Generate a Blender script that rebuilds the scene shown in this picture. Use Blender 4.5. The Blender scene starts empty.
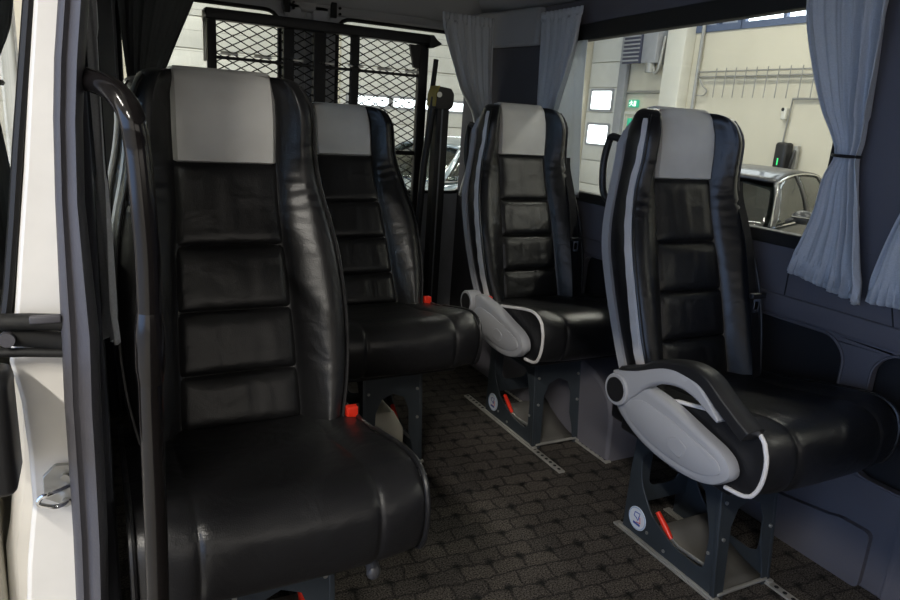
import bpy, bmesh, math, random
from math import sin, cos, pi, sqrt
from mathutils import Vector, Matrix

random.seed(7)
SC = bpy.context.scene
COL = SC.collection

# ------------------------------------------------------------------ materials
def new_mat(name):
    m = bpy.data.materials.new(name)
    m.use_nodes = True
    nt = m.node_tree
    b = nt.nodes['Principled BSDF']
    return m, nt, b

def mat(name, col, rough=0.5, metal=0.0, bump=0.0, bscale=40.0, vary=0.0, vscale=6.0, spec=0.5,
        coat=0.0, detail=4.0, sheen=0.0, bdist=0.01, trans=0.0, emis=None, es=0.0, stretch=None):
    m, nt, b = new_mat(name)
    N, L = nt.nodes, nt.links
    b.inputs['Base Color'].default_value = (*col, 1)
    b.inputs['Roughness'].default_value = rough
    b.inputs['Metallic'].default_value = metal
    b.inputs['Specular IOR Level'].default_value = spec
    b.inputs['Coat Weight'].default_value = coat
    b.inputs['Sheen Weight'].default_value = sheen
    b.inputs['Transmission Weight'].default_value = trans
    if emis:
        b.inputs['Emission Color'].default_value = (*emis, 1)
        b.inputs['Emission Strength'].default_value = es
    tc = N.new('ShaderNodeTexCoord')
    src = tc.outputs['Object']
    if stretch:
        mp = N.new('ShaderNodeMapping')
        mp.inputs['Scale'].default_value = stretch
        L.new(src, mp.inputs['Vector']); src = mp.outputs['Vector']
    if vary > 0:
        n = N.new('ShaderNodeTexNoise'); n.inputs['Scale'].default_value = vscale
        n.inputs['Detail'].default_value = 5
        L.new(src, n.inputs['Vector'])
        r = N.new('ShaderNodeValToRGB')
        lo = tuple(c * (1 - vary) for c in col); hi = tuple(min(1, c * (1 + vary)) for c in col)
        r.color_ramp.elements[0].position = 0.3; r.color_ramp.elements[0].color = (*lo, 1)
        r.color_ramp.elements[1].position = 0.7; r.color_ramp.elements[1].color = (*hi, 1)
        L.new(n.outputs['Fac'], r.inputs['Fac']); L.new(r.outputs['Color'], b.inputs['Base Color'])
    if bump > 0:
        n = N.new('ShaderNodeTexNoise'); n.inputs['Scale'].default_value = bscale
        n.inputs['Detail'].default_value = detail
        L.new(src, n.inputs['Vector'])
        bp = N.new('ShaderNodeBump'); bp.inputs['Strength'].default_value = bump
        bp.inputs['Distance'].default_value = bdist
        L.new(n.outputs['Fac'], bp.inputs['Height']); L.new(bp.outputs['Normal'], b.inputs['Normal'])
    return m

def leather(name, col, rough=0.42, wrinkle=0.35, spec=0.5):
    m, nt, b = new_mat(name)
    N, L = nt.nodes, nt.links
    tc = N.new('ShaderNodeTexCoord')
    b.inputs['Roughness'].default_value = rough
    b.inputs['Specular IOR Level'].default_value = spec
    v = N.new('ShaderNodeTexNoise'); v.inputs['Scale'].default_value = 5; v.inputs['Detail'].default_value = 4
    L.new(tc.outputs['Object'], v.inputs['Vector'])
    r = N.new('ShaderNodeValToRGB')
    r.color_ramp.elements[0].position = .3; r.color_ramp.elements[0].color = (*[c * .85 for c in col], 1)
    r.color_ramp.elements[1].position = .7; r.color_ramp.elements[1].color = (*[min(1, c * 1.12) for c in col], 1)
    L.new(v.outputs['Fac'], r.inputs['Fac']); L.new(r.outputs['Color'], b.inputs['Base Color'])
    rr = N.new('ShaderNodeMapRange')
    rr.inputs['To Min'].default_value = rough - .07; rr.inputs['To Max'].default_value = rough + .1
    L.new(v.outputs['Fac'], rr.inputs['Value']); L.new(rr.outputs['Result'], b.inputs['Roughness'])
    mp = N.new('ShaderNodeMapping'); mp.inputs['Scale'].default_value = (1.2, 1.2, 1.3)
    L.new(tc.outputs['Object'], mp.inputs['Vector'])
    w = N.new('ShaderNodeTexNoise'); w.inputs['Scale'].default_value = 9; w.inputs['Detail'].default_value = 2.5
    w.inputs['Distortion'].default_value = .7
    L.new(mp.outputs['Vector'], w.inputs['Vector'])
    b1 = N.new('ShaderNodeBump'); b1.inputs['Strength'].default_value = wrinkle; b1.inputs['Distance'].default_value = .012
    L.new(w.outputs['Fac'], b1.inputs['Height'])
    g = N.new('ShaderNodeTexVoronoi'); g.inputs['Scale'].default_value = 420
    L.new(tc.outputs['Object'], g.inputs['Vector'])
    b2 = N.new('ShaderNodeBump'); b2.inputs['Strength'].default_value = .18; b2.inputs['Distance'].default_value = .0012
    L.new(g.outputs['Distance'], b2.inputs['Height']); L.new(b1.outputs['Normal'], b2.inputs['Normal'])
    L.new(b2.outputs['Normal'], b.inputs['Normal'])
    return m

def glass(name, tint=(0.95, 0.97, 0.96), gloss=0.08):
    m = bpy.data.materials.new(name); m.use_nodes = True
    nt = m.node_tree; N, L = nt.nodes, nt.links
    for n in list(N): N.remove(n)
    o = N.new('ShaderNodeOutputMaterial'); t = N.new('ShaderNodeBsdfTransparent'); g = N.new('ShaderNodeBsdfGlossy')
    t.inputs['Color'].default_value = (*tint, 1); g.inputs['Roughness'].default_value = 0.02
    lw = N.new('ShaderNodeLayerWeight'); lw.inputs['Blend'].default_value = .5
    pw = N.new('ShaderNodeMath'); pw.operation = 'POWER'; pw.inputs[1].default_value = 5.0
    L.new(lw.outputs['Facing'], pw.inputs[0])
    ma = N.new('ShaderNodeMath'); ma.operation = 'MULTIPLY_ADD'; ma.inputs[1].default_value = .6; ma.inputs[2].default_value = gloss * .3
    L.new(pw.outputs[0], ma.inputs[0])
    mx = N.new('ShaderNodeMixShader')
    L.new(ma.outputs[0], mx.inputs['Fac']); L.new(t.outputs['BSDF'], mx.inputs[1]); L.new(g.outputs['BSDF'], mx.inputs[2])
    L.new(mx.outputs['Shader'], o.inputs['Surface'])
    return m

def cloth_mat(name, col, translucent=0.25):
    m = bpy.data.materials.new(name); m.use_nodes = True
    nt = m.node_tree; N, L = nt.nodes, nt.links
    b = N['Principled BSDF']; o = N['Material Output']
    b.inputs['Roughness'].default_value = .9; b.inputs['Specular IOR Level'].default_value = .2
    tc = N.new('ShaderNodeTexCoord')
    n = N.new('ShaderNodeTexNoise'); n.inputs['Scale'].default_value = 300; n.inputs['Detail'].default_value = 2
    L.new(tc.outputs['Object'], n.inputs['Vector'])
    r = N.new('ShaderNodeValToRGB')
    r.color_ramp.elements[0].position = .3; r.color_ramp.elements[0].color = (*[c * .9 for c in col], 1)
    r.color_ramp.elements[1].position = .7; r.color_ramp.elements[1].color = (*[min(1, c * 1.08) for c in col], 1)
    L.new(n.outputs['Fac'], r.inputs['Fac']); L.new(r.outputs['Color'], b.inputs['Base Color'])
    n2 = N.new('ShaderNodeTexNoise'); n2.inputs['Scale'].default_value = 25; n2.inputs['Detail'].default_value = 3
    L.new(tc.outputs['Object'], n2.inputs['Vector'])
    bp = N.new('ShaderNodeBump'); bp.inputs['Strength'].default_value = .4; bp.inputs['Distance'].default_value = .006
    L.new(n2.outputs['Fac'], bp.inputs['Height']); L.new(bp.outputs['Normal'], b.inputs['Normal'])
    tr = N.new('ShaderNodeBsdfTranslucent'); tr.inputs['Color'].default_value = (*col, 1)
    mx = N.new('ShaderNodeMixShader'); mx.inputs['Fac'].default_value = translucent
    L.new(b.outputs['BSDF'], mx.inputs[1]); L.new(tr.outputs['BSDF'], mx.inputs[2]); L.new(mx.outputs['Shader'], o.inputs['Surface'])
    return m

def carpet_mat():
    m, nt, b = new_mat('woven_carpet')
    N, L = nt.nodes, nt.links
    tc = N.new('ShaderNodeTexCoord')
    mp = N.new('ShaderNodeMapping'); mp.inputs['Rotation'].default_value = (0, 0, math.radians(4))
    L.new(tc.outputs['Object'], mp.inputs['Vector'])
    br = N.new('ShaderNodeTexBrick'); br.offset = .5
    br.inputs['Scale'].default_value = 1.0
    br.inputs['Brick Width'].default_value = .096; br.inputs['Row Height'].default_value = .058
    br.inputs['Mortar Size'].default_value = .007; br.inputs['Mortar Smooth'].default_value = 1.0
    br.inputs['Color1'].default_value = (.056, .049, .043, 1); br.inputs['Color2'].default_value = (.038, .034, .031, 1)
    br.inputs['Mortar'].default_value = (.019, .017, .016, 1)
    nz = N.new('ShaderNodeTexNoise'); nz.inputs['Scale'].default_value = 22
    L.new(mp.outputs['Vector'], nz.inputs['Vector'])
    sub = N.new('ShaderNodeVectorMath'); sub.operation = 'MULTIPLY_ADD'
    sub.inputs[1].default_value = (.030, .030, 0)
    L.new(nz.outputs['Color'], sub.inputs[0]); L.new(mp.outputs['Vector'], sub.inputs[2])
    L.new(sub.outputs['Vector'], br.inputs['Vector'])
    # dark knots where the weave crosses
    vo = N.new('ShaderNodeMapping'); vo.inputs['Scale'].default_value = (1 / .096, 1 / .116, 1)
    L.new(sub.outputs['Vector'], vo.inputs['Vector'])
    fr = N.new('ShaderNodeVectorMath'); fr.operation = 'FRACTION'; L.new(vo.outputs['Vector'], fr.inputs[0])
    sb = N.new('ShaderNodeVectorMath'); sb.operation = 'SUBTRACT'; sb.inputs[1].default_value = (.5, .5, 0); L.new(fr.outputs['Vector'], sb.inputs[0])
    mz = N.new('ShaderNodeVectorMath'); mz.operation = 'MULTIPLY'; mz.inputs[1].default_value = (1, 1, 0); L.new(sb.outputs['Vector'], mz.inputs[0])
    ln = N.new('ShaderNodeVectorMath'); ln.operation = 'LENGTH'; L.new(mz.outputs['Vector'], ln.inputs[0])
    kr = N.new('ShaderNodeMapRange'); kr.inputs['From Min'].default_value = .03; kr.inputs['From Max'].default_value = .20
    L.new(ln.outputs['Value'], kr.inputs['Value'])
    mix = N.new('ShaderNodeMix'); mix.data_type = 'RGBA'
    mix.inputs['A'].default_value = (.008, .008, .008, 1)
    L.new(kr.outputs['Result'], mix.inputs['Factor']); L.new(br.outputs['Color'], mix.inputs['B'])
    # fibre speckle
    f = N.new('ShaderNodeTexNoise'); f.inputs['Scale'].default_value = 230; f.inputs['Detail'].default_value = 2
    L.new(tc.outputs['Object'], f.inputs['Vector'])
    fr2 = N.new('ShaderNodeMapRange'); fr2.inputs['From Min'].default_value = .35; fr2.inputs['From Max'].default_value = .68
    fr2.inputs['To Min'].default_value = .2; fr2.inputs['To Max'].default_value = 2.4
    L.new(f.outputs['Fac'], fr2.inputs['Value'])
    mm = N.new('ShaderNodeMix'); mm.data_type = 'RGBA'; mm.blend_type = 'MULTIPLY'; mm.inputs['Factor'].default_value = 1
    L.new(mix.outputs['Result'], mm.inputs['A']); L.new(fr2.outputs['Result'], mm.inputs['B'])
    L.new(mm.outputs['Result'], b.inputs['Base Color'])
    b.inputs['Roughness'].default_value = .95; b.inputs['Specular IOR Level'].default_value = .15
    bp = N.new('ShaderNodeBump'); bp.inputs['Strength'].default_value = .6; bp.inputs['Distance'].default_value = .006
    L.new(kr.outputs['Result'], bp.inputs['Height'])
    b2 = N.new('ShaderNodeBump'); b2.inputs['Strength'].default_value = .5; b2.inputs['Distance'].default_value = .003
    L.new(f.outputs['Fac'], b2.inputs['Height']); L.new(bp.outputs['Normal'], b2.inputs['Normal'])
    L.new(b2.outputs['Normal'], b.inputs['Normal'])
    return m

M = {}
M['black'] = leather('black_leather', (.0100, .0100, .0112), .34, .42)
M['blackside'] = mat('black_side_fabric', (.012, .012, .014), .75, bump=.3, bscale=500, bdist=.002)
M['greyleather'] = leather('light_grey_leather', (.66, .66, .645), .42, .12)
M['piping'] = leather('pale_grey_piping', (.64, .62, .61), .55, .5)
M['shell'] = mat('grey_moulded_plastic', (.22, .225, .24), .55, bump=.15, bscale=300, bdist=.001)
M['shell_light'] = mat('light_grey_moulded_plastic', (.31, .315, .335), .5, bump=.12, bscale=300, bdist=.001)
M['blackplastic'] = mat('black_plastic', (.012, .012, .013), .45, bump=.1, bscale=300, bdist=.001)
M['base'] = mat('slate_painted_steel', (.034, .042, .050), .45, metal=.2, bump=.12, bscale=250, bdist=.001, vary=.15)
M['steel'] = mat('brushed_steel', (.48, .48, .46), .38, metal=.8, bump=.15, bscale=80, bdist=.002, vary=.2, stretch=(1, .1, 1))
M['zinc'] = mat('dull_zinc_plate', (.13, .125, .115), .6, metal=.3, vary=.25, bump=.2, bscale=60, bdist=.002)
M['knob'] = mat('dark_grey_knob', (.05, .05, .055), .35)
M['darkfab'] = mat('navy_grey_wall_fabric', (.030, .032, .042), .9, bump=.4, bscale=500, bdist=.0015)
M['rail'] = mat('worn_aluminium_rail', (.42, .41, .38), .5, metal=.6, bump=.2, bscale=120, bdist=.001, vary=.3)
M['darkhole'] = mat('dark_hole', (.006, .006, .006), .8)
M['red'] = mat('red_plastic', (.75, .03, .012), .35, emis=None)
M['belt'] = mat('seat_belt_webbing', (.007, .007, .009), .9, spec=.2, bump=.5, bscale=400, bdist=.002, stretch=(1, 1, .1))
M['chrome'] = mat('chrome', (.75, .75, .76), .18, metal=1)
M['carpet'] = carpet_mat()
M['wall'] = mat('grey_wall_vinyl', (.108, .103, .118), .65, bump=.25, bscale=350, bdist=.0015, vary=.08, vscale=3)
M['wallfab'] = mat('dark_grey_wall_fabric', (.070, .068, .076), .9, bump=.4, bscale=500, bdist=.0015)
M['headliner'] = mat('grey_headliner', (.33, .33, .335), .85, bump=.3, bscale=400, bdist=.0015)
M['recess'] = mat('black_recess_carpet', (.014, .014, .016), .95, bump=.4, bscale=400, bdist=.002)
M['rubber'] = mat('black_rubber', (.010, .010, .010), .55, bump=.2, bscale=150, bdist=.002)
M['seal'] = mat('dark_grey_door_seal', (.072, .070, .080), .5, bump=.3, bscale=260, bdist=.0015, vary=.1)
M['white'] = mat('white_body_paint', (.82, .80, .76), .32, coat=.4, vary=.06, vscale=9)
M['greymetal'] = mat('grey_body_metal', (.36, .37, .40), .45, vary=.15, bump=.1, bscale=60)
M['curtain'] = cloth_mat('blue_grey_curtain_cloth', (.58, .60, .63), .22)
M['curtaindark'] = cloth_mat('dark_grey_curtain_cloth', (.10, .105, .11), .08)
M['curtainlit'] = cloth_mat('lit_curtain_cloth', (.68, .71, .74), .55)  # paler curtain cloth, with the light falling on it put into the colour
M['glass'] = glass('clear_window_glass', (.93, .95, .93), .09)
M['darkglass'] = glass('tinted_car_glass', (.42, .46, .45), .5)
M['pole'] = mat('gloss_black_pole', (.007, .006, .006), .14, spec=.45)
M['mesh'] = mat('black_expanded_metal', (.010, .010, .011), .5, metal=.3)
M['yellow'] = mat('yellow_paint', (.28, .22, .03), .5)
M['cream'] = mat('cream_plastic', (.42, .40, .33), .55)
M['hallwall'] = mat('painted_hall_wall', (.60, .565, .46), .8, vary=.05, vscale=1.2, bump=.1, bscale=30)
M['hallwhite'] = mat('white_hall_paint', (.66, .65, .58), .7, vary=.04, vscale=2)
M['hallfloor'] = mat('concrete_floor', (.30, .29, .27), .45, vary=.15, vscale=1.5, bump=.1, bscale=20)
M['doorpanel'] = mat('white_sectional_door', (.62, .62, .58), .6, vary=.04)
M['darkline'] = mat('grey_joint', (.20, .20, .19), .8)
M['daypane'] = mat('bright_daylight_pane', (.8, .85, .9), .4, emis=(.88, .94, 1.0), es=5.0)
M['dimpane'] = mat('shaded_window_pane', (.30, .33, .40), .3)
M['bluepaint'] = mat('blue_frame_paint', (.09, .12, .20), .5)
M['greycabinet'] = mat('grey_cabinet', (.30, .31, .33), .5, vary=.06)
M['slate'] = mat('heater_louvre', (.05, .055, .09), .45)
M['pipe'] = mat('grey_galvanised_pipe', (.33, .33, .31), .45, metal=.4)
M['exitgreen'] = mat('green_exit_face', (.02, .22, .12), .5, emis=(.04, .5, .30), es=.8)
M['exitwhite'] = mat('white_exit_symbol', (.8, .9, .85), .5, emis=(.8, 1, .9), es=1.1)
M['carblack'] = mat('dark_grey_car_paint', (.020, .022, .027), .35, metal=.1, coat=.35)
M['carsilver'] = mat('silver_blue_car_paint', (.32, .38, .42), .25, metal=.5, coat=1)
M['tyre'] = mat('tyre_rubber', (.012, .012, .012), .8)
M['lamp'] = mat('lamp_diffuser', (.9, .9, .9), .5, emis=(1, .98, .93), es=6.0)
M['led'] = mat('green_led', (.05, .6, .2), .4, emis=(.05, 1, .25), es=.9)
M['sticker'] = mat('pale_blue_sticker', (.30, .40, .55), .4)
M['stickerblue'] = mat('blue_print', (.03, .06, .30), .4)
M['stickerred'] = mat('red_print', (.55, .04, .04), .4)
M['stickerwhite'] = mat('white_print', (.62, .65, .70), .4)

# ------------------------------------------------------------------ mesh helpers
class MB:
    def __init__(s, off=(0, 0, 0)):
        s.bm = bmesh.new(); s.off = Vector(off)
    def v(s, p): return s.bm.verts.new(Vector(p) - s.off)
    def face(s, vs):
        try: return s.bm.faces.new(vs)
        except ValueError: return None
    def box(s, x0, x1, y0, y1, z0, z1):
        p = [s.v(q) for q in ((x0, y0, z0), (x1, y0, z0), (x1, y1, z0), (x0, y1, z0), (x0, y0, z1), (x1, y0, z1), (x1, y1, z1), (x0, y1, z1))]
        for f in ((0, 3, 2, 1), (4, 5, 6, 7), (0, 1, 5, 4), (1, 2, 6, 5), (2, 3, 7, 6), (3, 0, 4, 7)): s.face([p[i] for i in f])
        return s
    def bbox(s, x0, x1, y0, y1, z0, z1, r=.005, seg=3):
        t = bmesh.new()
        bmesh.ops.create_cube(t, size=1)
        for q in t.verts:
            q.co = Vector(((x0 + x1) / 2 + q.co.x * (x1 - x0), (y0 + y1) / 2 + q.co.y * (y1 - y0), (z0 + z1) / 2 + q.co.z * (z1 - z0)))
        bmesh.ops.bevel(t, geom=list(t.edges), offset=r, segments=seg, affect='EDGES', profile=.5)
        s.merge(t); return s
    def merge(s, t, mx=None):
        mp = {}
        for q in t.verts: mp[q] = s.v((mx @ q.co) if mx else q.co)
        for f in t.faces: s.face([mp[q] for q in f.verts])
        t.free()
    def frustum(s, x0, x1, y0, y1, z0, z1, t0, t1):
        p = [s.v(q) for q in ((x0, y0, z0), (x1, y0, z0), (x1, y1, z0), (x0, y1, z0), (x0 + t0, y0 + t1, z1), (x1 - t0, y0 + t1, z1), (x1 - t0, y1 - t1, z1), (x0 + t0, y1 - t1, z1))]
        for f in ((0, 3, 2, 1), (4, 5, 6, 7), (0, 1, 5, 4), (1, 2, 6, 5), (2, 3, 7, 6), (3, 0, 4, 7)): s.face([p[i] for i in f])
        return s
    def tube(s, pts, r, n=12, closed=False, flat=None):
        pts = [Vector(p) for p in pts]
        if not isinstance(r, (list, tuple)): r = [r] * len(pts)
        rings = []; up = None
        K = len(pts)
        for i, p in enumerate(pts):
            if closed: d = pts[(i + 1) % K] - pts[i - 1]
            else: d = pts[min(i + 1, K - 1)] - pts[max(i - 1, 0)]
            d.normalize()
            if up is None:
                up = Vector((0, 0, 1)) if abs(d.z) < .9 else Vector((1, 0, 0))
            a = d.cross(up)
            if a.length < 1e-6: a = d.cross(Vector((0, 1, 0)))
            a.normalize(); b = a.cross(d).normalized(); up = b
            fa, fb = (flat if flat else (1, 1))
            rings.append([s.v(p + a * cos(2 * pi * k / n) * r[i] * fa + b * sin(2 * pi * k / n) * r[i] * fb) for k in range(n)])
        for i in range(K if closed else K - 1):
            A, B = rings[i], rings[(i + 1) % K]
            for k in range(n): s.face([A[k], A[(k + 1) % n], B[(k + 1) % n], B[k]])
        if not closed:
            s.face(rings[0][::-1]); s.face(rings[-1])
        return s
    def cyl(s, a, b, r, n=20, r2=None):
        return s.tube([a, b], [r, r if r2 is None else r2], n)
    def prism(s, poly, ax, a0, a1):
        """poly in the two axes other than ax"""
        def P(q, a):
            return (a, q[0], q[1]) if ax == 0 else ((q[0], a, q[1]) if ax == 1 else (q[0], q[1], a))
        A = [s.v(P(q, a0)) for q in poly]; B = [s.v(P(q, a1)) for q in poly]
        n = len(poly)
        s.face(A); s.face(B[::-1])
        for i in range(n): s.face([A[i], B[i], B[(i + 1) % n], A[(i + 1) % n]])
        return s
    def plate(s, outer, holes, ax, a0, a1):
        t = bmesh.new()
        def P(q, a):
            return Vector((a, q[0], q[1])) if ax == 0 else (Vector((q[0], a, q[1])) if ax == 1 else Vector((q[0], q[1], a)))
        es = []
        for lp in [outer] + holes:
            vs = [t.verts.new(P(q, a0)) for q in lp]
            for i in range(len(vs)): es.append(t.edges.new((vs[i], vs[(i + 1) % len(vs)])))
        bmesh.ops.triangle_fill(t, use_beauty=True, use_dissolve=False, edges=es)
        g = bmesh.ops.extrude_face_region(t, geom=list(t.faces))
        d = P((0, 0), a1) - P((0, 0), a0)
        for q in g['geom']:
            if isinstance(q, bmesh.types.BMVert): q.co += d
        s.merge(t); return s
    def grid(s, fn, nu, nv, wrapu=False):
        g = [[s.v(fn(i / (nu if wrapu else nu - 1), j / (nv - 1))) for i in range(nu)] for j in range(nv)]
        for j in range(nv - 1):
            for i in range(nu if wrapu else nu - 1):
                s.face([g[j][i], g[j][(i + 1) % nu], g[j + 1][(i + 1) % nu], g[j + 1][i]])
        s.last = g
        return s
    def loft(s, rings, cap=True):
        R = [[s.v(p) for p in r] for r in rings]; n = len(R[0])
        for A, B in zip(R, R[1:]):
            for k in range(n): s.face([A[k], A[(k + 1) % n], B[(k + 1) % n], B[k]])
        if cap: s.face(R[0][::-1]); s.face(R[-1])
        return s
    def sphere(s, c, rx, ry=None, rz=None, n=16):
        ry = ry or rx; rz = rz or rx
        t = bmesh.new(); bmesh.ops.create_uvsphere(t, u_segments=n, v_segments=max(6, n // 2), radius=1)
        for q in t.verts: q.co = Vector((c[0] + q.co.x * rx, c[1] + q.co.y * ry, c[2] + q.co.z * rz))
        s.merge(t); return s
    def build(s, name, m, parent=None, smooth=True, sub=0, bevel=0, solid=0, angle=40):
        bmesh.ops.recalc_face_normals(s.bm, faces=list(s.bm.faces))
        me = bpy.data.meshes.new(name); s.bm.to_mesh(me); s.bm.free()
        me.materials.append(m)
        if smooth:
            me.polygons.foreach_set('use_smooth', [True] * len(me.polygons))
            if not sub: me.set_sharp_from_angle(angle=math.radians(angle))
        o = bpy.data.objects.new(name, me); COL.objects.link(o)
        if solid:
            q = o.modifiers.new('s', 'SOLIDIFY'); q.thickness = solid; q.offset = 0
        if bevel:
            q = o.modifiers.new('b', 'BEVEL'); q.width = bevel; q.segments = 2; q.limit_method = 'ANGLE'; q.angle_limit = math.radians(40)
        if sub:
            q = o.modifiers.new('u', 'SUBSURF'); q.levels = sub; q.render_levels = sub
        if parent: o.parent = parent
        return o

def tag(o, label, cat, group=None):
    o['label'] = label; o['category'] = cat
    if group: o['group'] = group
    return o
def struct(o):
    o['kind'] = 'structure'; return o
def thing(name, label, cat, loc=(0, 0, 0), rz=0, group=None):
    o = bpy.data.objects.new(name, None); COL.objects.link(o)
    o.location = loc; o.rotation_euler = (0, 0, rz); o.empty_display_size = .1
    return tag(o, label, cat, group)
def children(o): return [c for c in bpy.data.objects if c.parent is o]
def copy_tree(o, parent=None, skip=()):
    c = o.copy(); COL.objects.link(c)
    if parent is not None: c.parent = parent
    for ch in children(o):
        if ch.name.split('.')[0] in skip: continue
        copy_tree(ch, c, skip)
    return c
def interp(tab, t):
    """smooth table lookup (Catmull-Rom)"""
    if t <= tab[0][0]: return tab[0][1]
    if t >= tab[-1][0]: return tab[-1][1]
    for i in range(len(tab) - 1):
        if tab[i][0] <= t <= tab[i + 1][0]:
            x0, y0 = tab[i]; x1, y1 = tab[i + 1]
            u = (t - x0) / (x1 - x0); h = x1 - x0
            m0 = (y1 - (tab[i - 1][1] if i else y0)) / (x1 - (tab[i - 1][0] if i else x0)) * h
            nx = tab[i + 2] if i + 2 < len(tab) else tab[i + 1]
            m1 = (nx[1] - y0) / (nx[0] - x0) * h
            return (2 * u**3 - 3 * u**2 + 1) * y0 + (u**3 - 2 * u**2 + u) * m0 + (-2 * u**3 + 3 * u**2) * y1 + (u**3 - u**2) * m1
def rrect(x0, x1, y0, y1, r, n=5):
    pts = []
    for cx, cy, a in ((x1 - r, y1 - r, 0), (x0 + r, y1 - r, 90), (x0 + r, y0 + r, 180), (x1 - r, y0 + r, 270)):
        for k in range(n + 1):
            t = math.radians(a + 90 * k / n); pts.append((cx + r * cos(t), cy + r * sin(t)))
    return pts
def rpoly(poly, r, n=5):
    """round the corners of a polygon"""
    out = []; K = len(poly)
    for i in range(K):
        p = Vector(poly[i]); a = Vector(poly[i - 1]) - p; b = Vector(poly[(i + 1) % K]) - p
        rr = min(r, a.length * .45, b.length * .45)
        A = p + a.normalized() * rr; B = p + b.normalized() * rr
        for k in range(n + 1):
            t = k / n
            q = A * (1 - t)**2 + p * 2 * t * (1 - t) + B * t * t
            out.append((q.x, q.y))
    return out
def circ(cx, cy, r, n=24, ry=None):
    return [(cx + r * cos(2 * pi * k / n), cy + (ry or r) * sin(2 * pi * k / n)) for k in range(n)]
def spline(pts, n=8):
    P = [Vector(p) for p in pts]; out = []
    for i in range(len(P) - 1):
        p0 = P[max(i - 1, 0)]; p1 = P[i]; p2 = P[i + 1]; p3 = P[min(i + 2, len(P) - 1)]
        for k in range(n):
            t = k / n
            out.append(.5 * ((2 * p1) + (p2 - p0) * t + (2 * p0 - 5 * p1 + 4 * p2 - p3) * t * t + (3 * p1 - p0 - 3 * p2 + p3) * t**3))
    out.append(P[-1]); return out

# ------------------------------------------------------------------ camera (solved from the photograph's vanishing lines)
FPX = 686.3177
Rm = Matrix(((.8914, .0596, -.4494), (-.4485, .2592, -.8554), (.0655, .9640, .2577)))
# orthonormalise
c0 = Vector((Rm[0][0], Rm[0][1], Rm[0][2])).normalized()
c1 = Vector((Rm[1][0], Rm[1][1], Rm[1][2])); c1 = (c1 - c0 * c1.dot(c0)).normalized()
c2 = c0.cross(c1)
R3 = Matrix((c0, c1, c2))
CAMZ = 1.17
cam = bpy.data.cameras.new('camera'); camo = bpy.data.objects.new('camera', cam); COL.objects.link(camo)
camo.matrix_world = Matrix.Translation((0, 0, CAMZ)) @ R3.to_4x4()
cam.sensor_width = 36; cam.lens = FPX * 36 / 900; cam.clip_start = .02; cam.clip_end = 100
SC.camera = camo

# ================================================================== VAN SHELL
XR = 1.80          # inner face of the far side wall
YR = 3.30          # rear doors
ZC = 1.92
# floor
struct(MB().box(-.04, XR + .02, -1.5, YR, -.05, 0).build('floor', M['carpet'], smooth=False))
# far side wall: lower panel with pockets, belt, window band
lower = [(-1.5, 0), (YR, 0), (YR, .72), (-1.5, .72)]
pk = [rpoly([(1.085, .30), (1.085, .61), (1.13, .655), (1.62, .655), (1.62, .30)], .06),
      rpoly([(.55, .30), (.55, .655), (.96, .655), (1.005, .61), (1.005, .30)], .06),
      rpoly([(1.75, .38), (1.75, .655), (2.25, .655), (2.25, .38)], .06)]
w = struct(MB().plate(lower, pk, 0, XR, XR + .03).build('wall_right', M['wall'], smooth=True, bevel=.006))
MB().box(XR + .045, XR + .06, -1.5, YR, .2, .72).build('recess_lining', M['recess'], w, smooth=False)
# pocket rims
mbp = MB()
for p in pk:
    mbp.tube([(XR - .001, q[0], q[1]) for q in p], .004, 6, closed=True)
mbp.build('pocket_rim', M['wall'], w)
# moulded seams and raised footings on the lower wall
ms = MB()
ms.bbox(XR - .012, XR + .002, -1.4, YR - .02, .665, .725, .005)
ms.build('belt_moulding', M['wall'], w)
mf = MB()
mf.plate(rpoly([(.90, .0), (1.20, .0), (1.22, .13), (1.02, .16), (.99, .17), (.90, .17)], .02), [], 0, XR - .018, XR + .002)
mf.plate(rpoly([(1.42, .0), (1.62, .0), (1.62, .20), (1.30, .20)], .02), [], 0, XR - .014, XR + .002)
mf.plate(rpoly([(.30, .0), (.84, .0), (.84, .26), (.30, .26)], .02), [], 0, XR - .014, XR + .002)
mf.build('footing_panel', M['wall'], w, bevel=.004)
# upper wall plate with two window openings
def slope_top(y0, y1, z0, z1, rr):
    k = -.027
    return rpoly([(y0, z0), (y1, z0), (y1, z1 + k * (y1 - 2.6)), (y0, z1 + k * (y0 - 2.6))], rr)
win1 = slope_top(1.22, 2.66, .895, 1.505, .05)
win2 = slope_top(-.30, .92, .895, 1.505, .05)
up = [(-1.5, .72), (YR, .72), (YR, 1.66), (-1.5, 1.66)]
wu = MB().plate(up, [win1, win2], 0, XR, XR + .05).build('wall_panel', M['wall'], w, bevel=.004)
sm = MB()
sm.tube([(XR - .001, 1.30, .665), (XR - .001, 1.30, .80)], .0022, 6)
sm.tube([(XR - .001, 0.96, .665), (XR - .001, 1.0, .80)], .0022, 6)
sm.build('wall_seam', M['recess'], w)
# black window rubber + glass
for i, (y0, y1, nm) in enumerate(((1.22, 2.66, 'window_1'), (-.30, .92, 'window_2'))):
    fr = struct(MB().plate(slope_top(y0 - .02, y1 + .02, .865, 1.56, .06), [slope_top(y0 + .02, y1 - .02, .905, 1.495, .04)], 0, XR - .012, XR + .03).build(nm, M['rubber'], bevel=.004))
    MB().box(XR + .035, XR + .040, y0 + .005, y1 - .005, .90, 1.575).build('window_glass', M['glass'], fr, smooth=False)
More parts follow.
